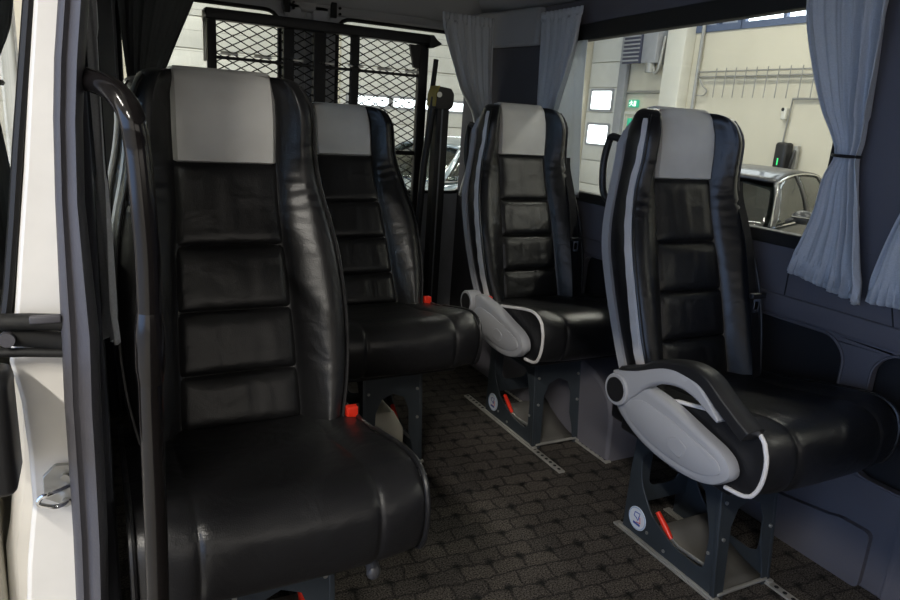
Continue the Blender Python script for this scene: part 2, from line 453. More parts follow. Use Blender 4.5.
# rail above the window, cornice and ceiling
cor = [(XR + .06, 1.665), (XR + .02, 1.665), (XR - .03, 1.675), (XR - .08, 1.73), (XR - .20, 1.86), (XR - .36, ZC), (XR + .05, ZC)]
struct(MB().prism([(p[0], p[1]) for p in cor], 1, -1.5, YR).build('trim_1', M['headliner'], bevel=.008))
struct(MB().box(-.08, XR + .05, -1.5, YR + .05, ZC, ZC + .05).build('ceiling', M['headliner'], smooth=False))
# wheel arch box
wa = MB()
def arch(u, v):
    th = pi * u
    y = 2.28 - .56 * cos(th) ** 1 if False else 2.28 - .56 * math.copysign(abs(cos(th)) ** .55, cos(th))
    z = .335 * abs(sin(th)) ** .45
    x = 1.585 + (XR - 1.585) * v
    return (x, y, z)
wa.grid(arch, 40, 3)
wa.face([r for r in wa.last[0]])
struct(wa.build('trim_2', M['wall'], bevel=.012))
# rear corner pillar on the far side (dark fabric) and grey head section above it
dp = [(XR, 2.70), (XR - .012, 2.72), (XR - .05, 3.03), (XR - .07, 3.06), (XR - .07, YR), (XR, YR)]
struct(MB().prism(dp, 2, .0, 1.50).build('trim_3', M['wallfab'], bevel=.006))
dp2 = [(XR, 2.70), (XR - .03, 2.72), (XR - .075, 3.03), (XR - .10, 3.08), (XR - .10, YR), (XR, YR)]
struct(MB().prism(dp2, 2, 1.50, 1.66).build('trim_4', M['headliner'], bevel=.012))
# rear header above the doors
hd = [(YR, 1.615), (YR - .03, 1.62), (YR - .06, 1.66), (YR - .10, 1.72), (YR - .25, 1.83), (YR - .6, ZC), (YR, ZC)]
struct(MB().prism(hd, 0, -.04, XR).build('trim_5', M['headliner'], bevel=.008))
# rear doors
def rear_door(nm, x0, x1, wx0, wx1):
    o = [(x0, -.02), (x1, -.02), (x1, 1.66), (x0, 1.66)]
    d = struct(MB().plate(o, [rpoly([(wx0, .78), (wx1, .78), (wx1, 1.575), (wx0, 1.575)], .07)], 1, YR, YR + .045).build(nm, M['greymetal'], bevel=.005))
    fr = MB(); fr.tube([(p[0], YR - .002, p[1]) for p in rpoly([(wx0, .78), (wx1, .78), (wx1, 1.575), (wx0, 1.575)], .07)], .009, 8, closed=True)
    fr.build('window_seal', M['rubber'], d)
    MB().box(wx0, wx1, YR + .02, YR + .024, .77, 1.58).build('window_glass', M['glass'], d, smooth=False)
    hl = MB()
    for k in range(9):
        z = .86 + k * .085
        hl.box(wx0 + .01, wx1 - .01, YR + .0185, YR + .0195, z, z + .0012)
    hl.build('heating_wire', M['darkline'], d, smooth=False)
    return d
d1 = rear_door('door_1', -.02, .893, .12, .775)
d2 = rear_door('door_2', .897, XR, 1.045, 1.765)
# inner door skins: raised ribs and slotted latch plates
rb = MB(); rb.bbox(.80, .87, YR - .03, YR, .1, 1.62, .012); rb.build('door_rib', M['greymetal'], d1)
rb = MB(); rb.bbox(.92, 1.00, YR - .03, YR, .1, 1.62, .012); rb.build('door_rib', M['greymetal'], d2)
# door top rails with slots and holes
for par, xs in ((d1, (.80,)), (d2, (1.015,))):
    for xx in xs:
        MB().bbox(xx - .014, xx + .014, YR - .042, YR - .028, 1.57, 1.68, .003).build('latch_slot', M['darkhole'], par)
        hb = MB()
        for zz in (1.59, 1.615, 1.64): hb.cyl((xx + .03, YR - .04, zz), (xx + .03, YR - .028, zz), .006, 10)
        hb.build('latch_hole', M['darkhole'], par)
tr = MB(); tr.bbox(.80, 1.74, YR - .03, YR + .01, 1.583, 1.655, .012); tr.build('top_rail', M['headliner'], d2)

# near side wall (behind the sliding door opening)
wl = [(1.07, -.0), (YR, -.0), (YR, ZC), (1.07, ZC)]
wlm = struct(MB().plate(wl, [rrect(1.22, 2.62, .895, 1.505, .05)], 0, -.035, -.005).build('wall_left', M['darkfab'], bevel=.004))
MB().box(-.035, -.030, 1.20, 2.64, .88, 1.52).build('window_glass', M['glass'], wlm, smooth=False)
struct(MB().plate([(-1.5, 0), (-.45, 0), (-.45, ZC), (-1.5, ZC)], [rrect(-1.3, -.6, .95, 1.5, .05)], 0, -.08, -.03).build('wall_near', M['wallfab'], bevel=.004))
struct(MB().plate([(-.08, 0), (XR, 0), (XR, ZC), (-.08, ZC)], [rrect(.05, 1.7, .85, 1.6, .08)], 1, -1.55, -1.5).build('wall_front', M['wallfab'], bevel=.004))
struct(MB().bbox(-.08, .02, -.45, .97, 1.80, ZC, .01).build('trim_6', M['wallfab']))
# rear left corner pillar
struct(MB().prism([(-.005, 2.70), (.03, 2.72), (.09, 3.05), (.10, YR), (-.005, YR)], 2, 0, 1.66).build('trim_7', M['darkfab'], bevel=.006))

# ================================================================== DOOR JAMB AT THE LEFT
def px(x, y, Y):
    d = R3 @ Vector((x - 450, 300 - y, -FPX)); t = Y / d.y
    return (t * d.x, CAMZ + t * d.z)
# seal: a tall rounded rubber section, centre line and half width along z
YJ = .98
sl = [(58, -30, 89), (58, 0, 89), (54, 60, 85), (53, 120, 83), (55, 200, 85), (58, 267, 92), (61, 330, 99), (64, 400, 101), (69, 470, 105), (73, 533, 108), (76, 600, 109), (79, 650, 111)]
rings = []
for (a, y, b) in sl:
    (xa, za), (xb, zb) = px(a, y, YJ), px(b, y, YJ)
    cx, hw, z = (xa + xb) / 2, (xb - xa) / 2, (za + zb) / 2
    pr = []
    # two-lobed profile
    for u, dy in ((-1, .0), (-.95, -.010), (-.75, -.018), (-.5, -.020), (-.28, -.015), (-.18, -.014), (-.05, -.022), (.2, -.034), (.5, -.038), (.78, -.030), (.95, -.014), (1, .0), (.8, .02), (-.8, .02)):
        pr.append((cx + u * hw, YJ + dy, z))
    rings.append(pr)
rings.sort(key=lambda r: r[0][2])
jamb = struct(MB().loft(rings).build('trim_8', M['seal'], angle=60))
# white painted jamb
L_ = [(33, -30), (33, 0), (28, 83), (24, 167), (19, 240), (15, 310), (10, 360), (22, 400), (29, 450), (33, 500), (28, 560), (26, 650)]
poly = [px(a, y, YJ + .03) for a, y in L_] + [px(95, 650, YJ + .03), px(80, 300, YJ + .03), px(72, -30, YJ + .03)]
wj = MB().prism(poly, 1, YJ + .02, YJ + .07)
wj = struct(wj.build('trim_9', M['white'], bevel=.006))
# outer body flank curving away behind it
L2 = [(24, 330), (15, 360), (12, 420), (14, 470), (10, 520), (6, 545), (12, 650), (60, 650), (60, 330)]
MB().prism([px(a, y, YJ + .09) for a, y in L2], 1, YJ + .075, YJ + .16).build('flank_panel', M['white'], wj, bevel=.015)
# black rubber strip along the jamb
rb = MB()
path = [px(x, y, YJ + .01) for x, y in ((30, -30), (28, 0), (22, 83), (17, 150), (13, 220), (8, 290), (4, 325))]
rb.tube([(p[0], YJ + .03, p[1]) for p in path], [.0105] * len(path), 8, flat=(1, .7))
rb.build('weather_strip', M['rubber'], wj)
# striker plate and loop
st = thing('door_striker', 'bright steel door striker loop on the white jamb at the left edge', 'door latch', (px(52, 490, YJ + .01)[0], YJ + .02, px(52, 490, YJ + .01)[1]))
so = tuple(st.location)
pl = [px(a, y, YJ) for a, y in ((42, 482), (54, 470), (70, 469), (76, 475), (76, 510), (58, 508), (44, 503))]
MB(so).prism(rpoly(pl, .004), 1, YJ + .012, YJ + .020).build('plate', M['steel'], st, bevel=.001)
lp = [px(a, y, YJ) for a, y in ((70, 504), (58, 502), (40, 500), (42, 493), (52, 489), (70, 490))]
MB(so).tube(spline([(p[0], YJ - (.012 if 0 < i < 5 else -.014), p[1]) for i, p in enumerate(lp)], 4), .0032, 8).build('loop', M['chrome'], st)
for a, y in ((65, 480), (66, 505)):
    p = px(a, y, YJ); MB(so).cyl((p[0], YJ + .004, p[1]), (p[0], YJ + .014, p[1]), .0055, 12).build('bolt', M['steel'], st)
# roller guide bracket crossing the jamb
gp = px(30, 332, YJ)
gb = thing('door_roller_bracket', 'black roller bracket band of the sliding door crossing the white jamb', 'bracket', (gp[0], YJ, gp[1]))
go = tuple(gb.location)
for a, b, th, nm, mm, dy in (((-8, 322), (64, 322), .011, 'upper_band', M['rubber'], -.002), ((4, 337), (64, 343), .012, 'roller_track', M['darkhole'], .004), ((-8, 352), (64, 352), .006, 'lower_band', M['rubber'], -.004)):
    p, q = px(*a, YJ), px(*b, YJ)
    MB(go).tube([(p[0], YJ + dy, p[1]), ((p[0] + q[0]) / 2, YJ + dy, (p[1] + q[1]) / 2 + .001), (q[0], YJ + dy, q[1])], th, 10).build(nm, mm, gb)
p = px(8, 337, YJ); MB(go).cyl((p[0], YJ - .016, p[1]), (p[0], YJ + .0, p[1]), .009, 18).build('roller', M['seal'], gb)
p, q = px(30, 318, YJ), px(62, 319, YJ)
MB(go).bbox(p[0], q[0], YJ - .017, YJ - .008, p[1] - .004, p[1] + .006, .002).build('clip', M['seal'], gb)

# open sliding door standing outside the body
sd = thing('sliding_door', 'open sliding side door slid back along the outside of the van', 'door', (-.20, 1.2, -.2))
so = (-.20, 1.2, -.2)
MB(so).plate([(1.00, -.25), (2.40, -.25), (2.40, 1.75), (1.00, 1.75)], [rrect(1.24, 2.3, .92, 1.60, .06)], 0, -.215, -.175).build('door_panel', M['white'], sd, bevel=.008)
MB(so).box(-.198, -.192, 1.20, 2.32,   .90, 1.62).build('window_glass', M['glass'], sd, smooth=False)
MB(so).bbox(-.176, -.155, 1.03, 2.34, -.1, .86, .008).build('inner_trim', M['cream'], sd)
p0 = px(-20, 380, .92); p1 = px(20, 490, .92)
MB(so).bbox(p0[0] - .03, p1[0], .90, .985, p1[1], p0[1], .012).build('pull_pocket', M['blackplastic'], sd)

# ================================================================== GRAB POLE
YP = .85
pp = [(72, 74, 1.02), (86, 79, .99), (104, 85, .93), (120, 97, .88), (132, 118, YP), (138, 150, YP), (143, 200, YP), (148, 260, YP), (150, 330, YP), (151, 400, YP), (155, 500, YP), (158, 600, YP), (163, 800, YP)]
P3 = []
for a, y, Y in pp:
    q = px(a, y, Y); P3.append((q[0], Y, q[1]))
lx = P3[-1]
t = (P3[-2][2] - 0) / (P3[-2][2] - P3[-1][2]) if P3[-2][2] != P3[-1][2] else 1
P3[-1] = (P3[-2][0] + (lx[0] - P3[-2][0]) * t, YP, .0)
gp_ = thing('grab_pole', 'glossy black curved grab pole beside the door, left of the nearest seat', 'grab rail', (P3[-1][0], YP, 0))
o_ = (P3[-1][0], YP, 0)
sp = spline(P3, 8)
MB(o_).tube(sp, .0142, 20).build('pole', M['pole'], gp_)
a = Vector(P3[8]); b = Vector(P3[9])
MB(o_).tube([a + (b - a) * k / 4 for k in range(-1, 4)], [.0144, .0172, .0172, .0172, .0144], 20).build('sleeve', M['pole'], gp_)
MB(o_).cyl((P3[-1][0], YP, 0), (P3[-1][0], YP, .012), .035, 24).build('floor_flange', M['blackplastic'], gp_)

# ================================================================== SEATS
# local frame: x across (0 = seat centre), y backwards (0 = foot of the backrest), z up from the floor
YPAN = [(.48, -.02), (.55, .0), (.77, .066), (.92, .118), (1.04, .152), (1.12, .158), (1.18, .168), (1.24, .20)]
YBOL = [(.48, -.07), (.55, -.045), (.73, .012), (.84, .055), (.945, .098), (1.02, .120), (1.11, .118), (1.17, .122), (1.24, .16)]
YBAK = [(.48, .055), (.62, .095), (.75, .145), (.86, .190), (.98, .218), (1.10, .226), (1.17, .225), (1.24, .215)]
HWO = [(.48, .205), (.60, .228), (.72, .236), (.84, .232), (.92, .220), (1.00, .202), (1.08, .190), (1.15, .186), (1.19, .174), (1.24, .14)]
HWP = [(.48, .13), (.60, .126), (.80, .119), (.95, .110), (1.04, .110), (1.12, .111), (1.24, .109)]

def backrest_body():
    mb = MB(); rings = []
    zs = [.46 + (1.185 - .46) * k / 64 for k in range(65)]
    def ring(z, hw, yp, yb, yk, hp):
        h = [(0, yp + .018), (hp * .7, yp + .018), (hp - .002, yp + .014), (hp + .004, yp + .000), (hp + .012, yp - .010),
             (hp + (hw - hp) * .28, yp * .55 + yb * .45 - .008), (hp + (hw - hp) * .50, yp * .15 + yb * .85 - .006), (hw - .040, yb - .007), (hw - .017, yb - .001),
             (hw - .004, yb + .016), (hw + .002, yb * .60 + yk * .40), (hw, yb * .2 + yk * .8), (hw - .012, yk - .004), (hw * .6, yk + .004)]
        wr_ = .0036 * math.exp(-((z - 1.0) / .075) ** 2) + .0009 * math.exp(-((z - .72) / .12) ** 2)
        h = [(x, y + (wr_ * (sin(z * 310 + x * 30) + .7 * sin(z * 190 - x * 60 + 1)) if 4 <= i_ <= 9 else 0)) for i_, (x, y) in enumerate(h)]
        r = [(x, y, z) for x, y in h] + [(0, yk + .008, z)] + [(-x, y, z) for x, y in h[:0:-1]]
        return r
    for z in zs:
        rings.append(ring(z, interp(HWO, z), interp(YPAN, z), interp(YBOL, z), interp(YBAK, z), interp(HWP, z)))
    # rounded top: bolsters roll over
    for z, k in ((1.204, .12), (1.218, .34), (1.226, .62), (1.228, .85)):
        zz = 1.185
        yp, yb, yk = interp(YPAN, zz), interp(YBOL, zz), interp(YBAK, zz)
        mid = .215
        hw = interp(HWO, 1.185) - .030 * k - .03 * k * k
        rings.append(ring(z, max(hw, .12), yp + (mid - yp) * k * .8, yb + (mid - yb) * k * .85, yk + (mid - yk) * k, .10))
    mb.loft(rings)
    return mb

def pad(z0, z1, bulge=.012, nz=26, hp_off=.001):
    """a stitched pillow panel between z0 and z1 on the front face"""
    mb = MB()
    def f(u, v):
        z = z0 + (z1 - z0) * v
        hp = interp(HWP, z) + hp_off
        x = (u * 2 - 1) * hp
        e = min(1, min(u, 1 - u) / .11) ; e2 = min(1, min(v, 1 - v) * (z1 - z0) / .030)
        h = (1 - (1 - e) ** 2) ** .5 * (1 - (1 - e2) ** 2) ** .5
        sag = .004 * (1 - (2 * u - 1) ** 2)
        y = interp(YPAN, z) + .014 - (bulge + .001 + sag) * h
        y += .0010 * h * (sin(u * 23 + z0 * 50) + sin(u * 37 + z0 * 21) * .7) * sin(v * 3.1)
        return (x, y, z)
    mb.grid(f, 23, nz)
    return mb

def head_pad():
    mb = MB()
    # path over the top
    path = [(interp(YPAN, z) + .002, z) for z in (1.045, 1.06, 1.08, 1.11, 1.14, 1.17, 1.195)]
    path = [(path[0][0] + .018, 1.040)] + path + [(.186, 1.210), (.200, 1.224), (.214, 1.230), (.228, 1.224), (.236, 1.205), (.238, 1.17)]
    def f(u, v):
        t = v * (len(path) - 1); i = min(int(t), len(path) - 2); k = t - i
        y = path[i][0] * (1 - k) + path[i + 1][0] * k; z = path[i][1] * (1 - k) + path[i + 1][1] * k
        w_ = interp(HWP, min(z, 1.2)) - .002
        x = (u * 2 - 1) * w_
        e = min(1, min(u, 1 - u) * 2 * 7); h = (1 - (1 - e) ** 2) ** .5
        return (x, y - .006 * h + .010 * (1 - h), z + (.006 * h if z > 1.2 else 0))
    mb.grid(f, 23, 40)
    return mb

def side_line(sx, dx=.004, dy=0, z0=.50, z1=1.20, n=30):
    pts = []
    for k in range(n + 1):
        z = z0 + (z1 - z0) * k / n
        pts.append((sx * (interp(HWO, z) + dx), interp(YBOL, z) + .026 + dy, z))
    return pts

def band(sx, y_off, wid, z0=.47, z1=1.20, dx=.004, seed=0):
    """pale grey gusset strip running up the side of the backrest"""
    mb = MB(); n = 50
    def f(u, v):
        z = z0 + (z1 - z0) * v
        ww = wid * (1.0 - .62 * v)
        yb, yk = interp(YBOL, z), interp(YBAK, z)
        x = interp(HWO, z) + dx - .006 * (1 - u) + .0012 * sin(v * 70 + seed + u * 4) * (1 if 0 < u < 1 else 0)
        e = -.005 if u in (0, 1) else 0
        return (sx * (x + e), yb + y_off + ww * u, z)
    mb.grid(f, 7, n)
    return mb

def shell():
    mb = MB(); rings = []
    for k in range(22):
        z = .44 + (1.20 - .44) * k / 21
        hw = interp(HWO, z) + .004; yk = interp(YBAK, z)
        hw2 = hw if k < 20 else hw - .012 * (k - 19)
        dz = z
        rings.append([(hw2, yk - .022, dz), (hw2 + .004, yk + .002, dz), (hw2 - .02, yk + .018, dz), (hw2 * .5, yk + .026, dz), (0, yk + .028, dz),
                      (-hw2 * .5, yk + .026, dz), (-hw2 + .02, yk + .018, dz), (-hw2 - .004, yk + .002, dz), (-hw2, yk - .022, dz), (0, yk - .008, dz)])
    mb.loft(rings); return mb

CPROF = [(.06, .502), (-.05, .508), (-.15, .520), (-.25, .538), (-.33, .552), (-.385, .556), (-.425, .543), (-.449, .510), (-.452, .460), (-.440, .418), (-.415, .394), (-.36, .388), (-.2, .392), (.06, .40)]
def cushion():
    mb = MB()
    P = [Vector((0, a, b)) for a, b in CPROF]
    P = [p for p in spline(P, 3)]
    cen = Vector((0, -.17, .465))
    xs = [-.236, -.2345, -.228, -.212, -.185, -.162, -.152, -.147, -.142, -.132, -.10, -.05, 0]
    xs = xs + [-x for x in xs[-2::-1]]
    rings = []
    for x in xs:
        ax = abs(x)
        s_ = 0.0
        if ax > .21: s_ = ((ax - .21) / .026) ** 2 * .006
        groove = .007 * math.exp(-((ax - .147) / .0045) ** 2)
        lift = .012 * max(0, min(1, (ax - .15) / .05)) * (1 if ax < .225 else .7)
        plan = .014 * (ax / .236) ** 3          # front edge bows back at the corners
        ring = []
        for p in P:
            d = (p - cen); dn = d.normalized()
            q = p - dn * (s_ + groove)
            y = q.y
            if y < -.2: y += plan * min(1, (-.2 - y) / .18)
            z = q.z + (lift * max(0, min(1, (q.z - .50) / .03)) if q.y > -.40 else lift * .3)
            # cross seams on the centre insert
            if ax < .145 and q.z > .5:
                z -= .006 * math.exp(-((q.y + .13) / .006) ** 2)
                z -= .006 * math.exp(-((q.y + .045) / .006) ** 2)
                z -= .004 * math.exp(-((q.y + .27) / .005) ** 2)
            ring.append((x, y, z))
        rings.append(ring)
    mb.loft(rings)
    return mb
def cushion_piping(sx):
    pts = []
    P = spline([Vector((0, a, b)) for a, b in CPROF[:12]], 4)
    for p in P:
        y = p.y
        if y < -.2: y += .014 * min(1, (-.2 - y) / .18)
        pts.append((sx * .2385, y + .003, p.z + (.006 if p.z > .52 else 0) - (0 if p.z > .4 else -.002)))
    return pts

def seat_stand(parent, mir=1, inner=True):
    """steel pedestal; front-left corner at local (-.115,-.29)"""
    x0, x1, yf, yb_ = -.122, .082, -.285, .07
    if mir < 0: x0, x1 = -.082, .122
    ztop = .372
    o = parent
    # side plates with the rounded cut-out (y, z)
    SH = .108
    outer = [(yb_, .0), (yf, .0), (yf + SH * ztop, ztop), (yb_ - .01, ztop), (yb_ - .002, .20)]
    hole = rpoly([(-.198, .288), (-.238, .17), (-.238, .072), (-.215, .060), (-.135, .062), (-.035, .105), (.018, .178), (.032, .255), (.005, .290)], .022)
    for sx, xx in ((-1, x0), (1, x1)):
        sp_ = MB().plate(outer, [hole], 0, xx - .0025, xx + .0025).build('side_plate', M['base'], o, bevel=.001)
    # front and rear plates with arch hole (x, z)
    cx = (x0 + x1) / 2
    ah = rpoly([(cx - .06, .045), (cx - .058, .19), (cx - .042, .235), (cx, .25), (cx + .042, .235), (cx + .058, .19), (cx + .06, .045)], .02)
    ahf = rpoly([(cx - .068, .0), (cx - .060, .19), (cx - .045, .235), (cx, .255), (cx + .045, .235), (cx + .060, .19), (cx + .060, .14), (cx + .078, .0)], .02)
    fo = [(x0, .0), (cx - .072, .0), (cx - .068, .08), (cx - .062, .20), (cx - .040, .245), (cx, .262), (cx + .040, .245), (cx + .058, .20), (cx + .058, .12), (cx + .070, .07), (cx + .078, .0), (x1, .0), (x1, ztop), (x0, ztop)]
    MB().plate(fo, [], 1, yf - .002, yf + .003).build('front_plate', M['base'], o, bevel=.001)
    shear(o, 'front_plate', SH)
    MB().plate([(x0, .1), (x1, .1), (x1, ztop), (x0, ztop)], [rrect(cx - .06, cx + .06, .15, .30, .03)], 1, yb_ - .036, yb_ - .031).build('rear_plate', M['base'], o, bevel=.001)
    MB().bbox(x0 - .004, x1 + .004, yf + .034, yb_ - .012, ztop - .002, ztop + .014, .003).build('top_plate', M['base'], o)
    for xx in (x0, x1):
        MB().bbox(xx - .006, xx + .006, yf - .003, yf + .012, .012, ztop - .01, .002).build('corner_flange', M['base'], o)
        shear(o, 'corner_flange', SH)
    # bright angled plate low inside the stand
    ip = MB()
    def f(u, v):
        return (x0 + .006 + (x1 - x0 - .012) * u, yf + .012 + .21 * v, .012 + .055 * v * v + .02 * v)
    ip.grid(f, 4, 8)
    if inner: ip.build('inner_plate', M['zinc'], o, solid=.003)
    else: ip.bm.free()
    MB().bbox(x0 + .01, x1 - .008, yf - .004, yf + .006, .012, .020, .002).build('cross_strip', M['rail'], o)
    # feet on the floor track
    for xx in (x0, x1): MB().bbox(xx - .010, xx + .010, yf - .012, yb_ + .01, .006, .013, .002).build('foot', M['rail'], o)
    def bolt(a, b, r_): MB().cyl(a, b, r_, 10).build('bolt', M['steel'], o)
    for xx in (x0 + .014, x1 - .014):
        for zz in (.17, .27): bolt((xx, yf + SH * zz - .006, zz), (xx, yf + SH * zz, zz), .0050)
    for yy, zz in ((-.245, .12), (-.03, .045), (-.10, .030)):
        xs = x0 if mir > 0 else x1
        bolt((xs - .005 * mir, yy, zz), (xs, yy, zz), .005)
    # release lever
    xs = x0 + .012 * mir if mir > 0 else x1 - .012
    lv = MB().tube([(xs, -.045, .118), (xs, -.085, .088), (xs, -.108, .070)], [.0075, .0085, .006], 10).build('release_lever', M['red'], o)
    MB().tube([(xs, -.105, .072), (xs, -.135, .062), (xs, -.18, .064), (xs, -.228, .068)], [.004, .006, .007, .006], 8, flat=(.5, 1)).build('lever_blade', M['steel'], lv)
    # round sticker with a small loop mark
    xk = (x0 - .0032) if mir > 0 else (x1 + .0032)
    sk = MB().cyl((xk, .014, .066), (xk - .0006 * mir, .014, .066), .036, 28).build('round_sticker', M['stickerwhite'], o)
    q = xk - .001 * mir
    MB().tube([(q, .014 + .033 * cos(a_ / 24 * 2 * pi), .066 + .033 * sin(a_ / 24 * 2 * pi)) for a_ in range(24)], .0016, 5, closed=True).build('sticker_ring', M['sticker'], sk)
    MB().tube([(q, .014 + a_ * 1.2, .066 + b_ * 1.2) for a_, b_ in ((-.008, .016), (.009, .014), (.011, .003), (.002, .001), (-.004, -.004), (-.006, .008))], .0014, 5, closed=True).build('sticker_mark', M['stickerblue'], sk)
    MB().tube([(q, .014 + a_ * 1.2, .066 + b_ * 1.2) for a_, b_ in ((-.009, .006), (-.012, -.008), (.001, -.010))], .0013, 5).build('sticker_line', M['stickerred'], sk)
    MB().box(min(q, q + .0006), max(q, q + .0006), .000, .028, .045, .052).build('sticker_bar', M['stickerblue'], sk)

def shear(par, nm, k):
    for c in children(par):
        if c.name.split('.')[0] == nm and not c.get('_s'):
            for v in c.data.vertices: v.co.y += k * v.co.z
            c['_s'] = 1
def make_seat(label, x, y, mir, armrest=None, belt=True, knob=False, pale=False, tip=0.0, inner=True):
    """mir=+1: aisle is on the -x side, window on +x"""
    t = thing('passenger_seat', label, 'seat', (x, y, 0), 0, None)
    bk = backrest_body().build('backrest', M['black'], t, sub=1)
    for (a_, b_) in ((.50, .608), (.609, .737), (.738, .869), (.870, 1.042)):
        pad(a_, b_).build('back_pad', M['black'], bk, sub=1)
    head_pad().build('headrest_panel', M['greyleather'], t, sub=0)
    shell().build('back_shell', M['shell_light'], t, sub=0)
    for sx in (-1, 1):
        band(sx, .014, .042, seed=sx, dx=.0045).build('side_gusset', M['piping'] if (pale and sx < 0) else M['black'], t)
        MB().tube([(sx * (interp(HWO, z_) - .004), interp(YBOL, z_) + .010, z_) for z_ in [.49 + .72 * k / 40 for k in range(41)]], .004, 7).build('edge_piping', M['black'], bk)
    cu = cushion().build('seat_cushion', M['black'], t, sub=1)
    for sx in (-1, 1):
        MB().tube(cushion_piping(sx), .0052, 8).build('cushion_piping', M['piping'] if (pale and sx < 0) else M['black'], cu)
    # dark underside pan
    MB().bbox(-.21, .21, -.34, .05, .352, .395, .01).build('seat_pan', M['blackplastic'], t)
    # tilt bracket / rear support
    MB().bbox(-.20, .20, .03, .11, .36, .50, .015).build('hinge_bar', M['blackplastic'], t)
    seat_stand(t, mir, inner)
    s_ = -mir       # aisle side sign
    # buckle
    bx = s_ * .226
    b_ = MB().bbox(bx - .014, bx + .014, -.062, -.038, .470, .505, .004).build('belt_buckle', M['blackplastic'], t)
    MB().bbox(bx - .013, bx + .013, -.061, -.041, .503, .533, .003).build('buckle_button', M['red'], b_)
    # aisle side cover + pivot
    if armrest:
        xo = s_ * .262
        prof = [(.028, .500), (.010, .450), (-.066, .406), (-.141, .385), (-.216, .377), (-.285, .380), (-.338, .394), (-.368, .414), (-.387, .438), (-.376, .468), (-.343, .488), (-.276, .506), (-.185, .531), (-.119, .541), (-.04, .545)]
        pr = [(q.x, q.y) for q in spline([Vector((a, b, 0)) for a, b in prof + [prof[0]]], 3)][:-1]
        rings = []
        cy = sum(p[0] for p in pr) / len(pr); cz = sum(p[1] for p in pr) / len(pr)
        for dx, sc in ((-.018, .96), (-.010, .975), (.006, .975), (.014, .95), (.018, .88), (.019, .78)):
            rings.append([(xo + s_ * dx, cy + (p[0] - cy) * sc, cz + (p[1] - cz) * sc) for p in pr])
        cv = MB().loft(rings).build('side_cover', M['shell_light'], t)
        c2 = [(p[0] * .80 - .052, .455 + (p[1] - .462) * .62 - .10 * (p[0] + .19) * .0) for p in pr]
        rr2 = []
        for dx, sc in ((.012, 1.0), (.021, .97), (.0235, .90)):
            ccy = sum(p[0] for p in c2) / len(c2); ccz = sum(p[1] for p in c2) / len(c2)
            rr2.append([(xo + s_ * dx, ccy + (p[0] - ccy) * sc, ccz + (p[1] - ccz) * sc) for p in c2])
        MB().loft(rr2).build('cover_panel', M['shell_light'], cv)
        em = rpoly([(-.262, .455), (-.225, .468), (-.195, .450), (-.205, .428), (-.245, .418)], .012)
        MB().prism(em, 0, xo + s_ * .0205, xo + s_ * .0260).build('cover_badge', M['shell_light'], cv, bevel=.002)
        xa = xo + s_ * .004
        py, pz = -.008, .505
        pv = MB().cyl((xa - s_ * .02, py, pz), (xa + s_ * .032, py, pz), .043, 32).build('pivot_housing', M['shell_light'], t, bevel=.003)
        MB().cyl((xa + s_ * .028, py, pz), (xa + s_ * .0335, py, pz), .033, 32).build('pivot_cap', M['blackplastic'], pv)
    if armrest == 'down':
        top = spline([Vector(p + (0,)) for p in ((.02, .548), (-.04, .575), (-.10, .600), (-.157, .624), (-.208, .631), (-.262, .619), (-.300, .594), (-.338, .560))], 4)
        bot = spline([Vector(p + (0,)) for p in ((-.002, .462), (-.05, .492), (-.105, .545), (-.150, .573), (-.209, .587), (-.262, .580), (-.304, .562), (-.333, .552))], 4)
        cap = spline([Vector(p + (0,)) for p in ((.00, .566), (-.07, .594), (-.121, .624), (-.188, .646), (-.245, .653), (-.290, .643), (-.334, .615), (-.381, .588), (-.412, .572))], 4)
        rings = []; rp = []
        ins, out = xa - s_ * .012, xa + s_ * .026
        for A, B in zip(top, bot):
            rings.append([(ins, A.x, A.y), (out - s_ * .005, A.x, A.y), (out, A.x * .85 + B.x * .15, A.y * .85 + B.y * .15), (out, A.x * .15 + B.x * .85, A.y * .15 + B.y * .85), (out - s_ * .006, B.x, B.y), (ins, B.x, B.y)])
        for i, T in enumerate(cap):
            u = i / (len(cap) - 1)
            d = (cap[min(i + 1, len(cap) - 1)] - cap[max(i - 1, 0)]).normalized(); nrm = Vector((-d.y, d.x, 0))
            if nrm.y < 0: nrm = -nrm
            th = .010 + .022 * min(1, u * 2.0)
            A = T - nrm * th
            xi, xo2 = xa - s_ * .034, xa + s_ * .025
            rp.append([(xi, A.x, A.y), (xi + s_ * .003, T.x - nrm.x * .006, T.y - nrm.y * .006), (xi + s_ * .014, T.x, T.y), (xo2 - s_ * .010, T.x, T.y), (xo2, T.x - nrm.x * .006, T.y - nrm.y * .006), (xo2 + s_ * .001, A.x, A.y)])
        # pad runs on a little past the frame
        last = rp[-1]
        rp.append([(x_, y_ - .006, z_ - .003) for x_, y_, z_ in last])
        am = MB().loft(rings).build('armrest', M['shell_light'], t, bevel=.002)
        MB().loft(rp).build('armrest_pad', M['blackplastic'], am, bevel=.003)
    # grab handle at the rear top corner on the aisle side
    z0, z1 = .98, 1.14
    hx = s_ * .175
    hp = [(hx, .22, z0 + .155), (hx + s_ * .004, .27, z0 + .165), (hx + s_ * .004, .285, z0 + .145), (hx + s_ * .005, .294, z0 + .09), (hx + s_ * .004, .286, z0 + .02), (hx, .265, z0 - .01), (hx, .23, z0 - .01)]
    MB().tube(spline(hp, 5), .0105, 12).build('grab_handle', M['blackplastic'], t)
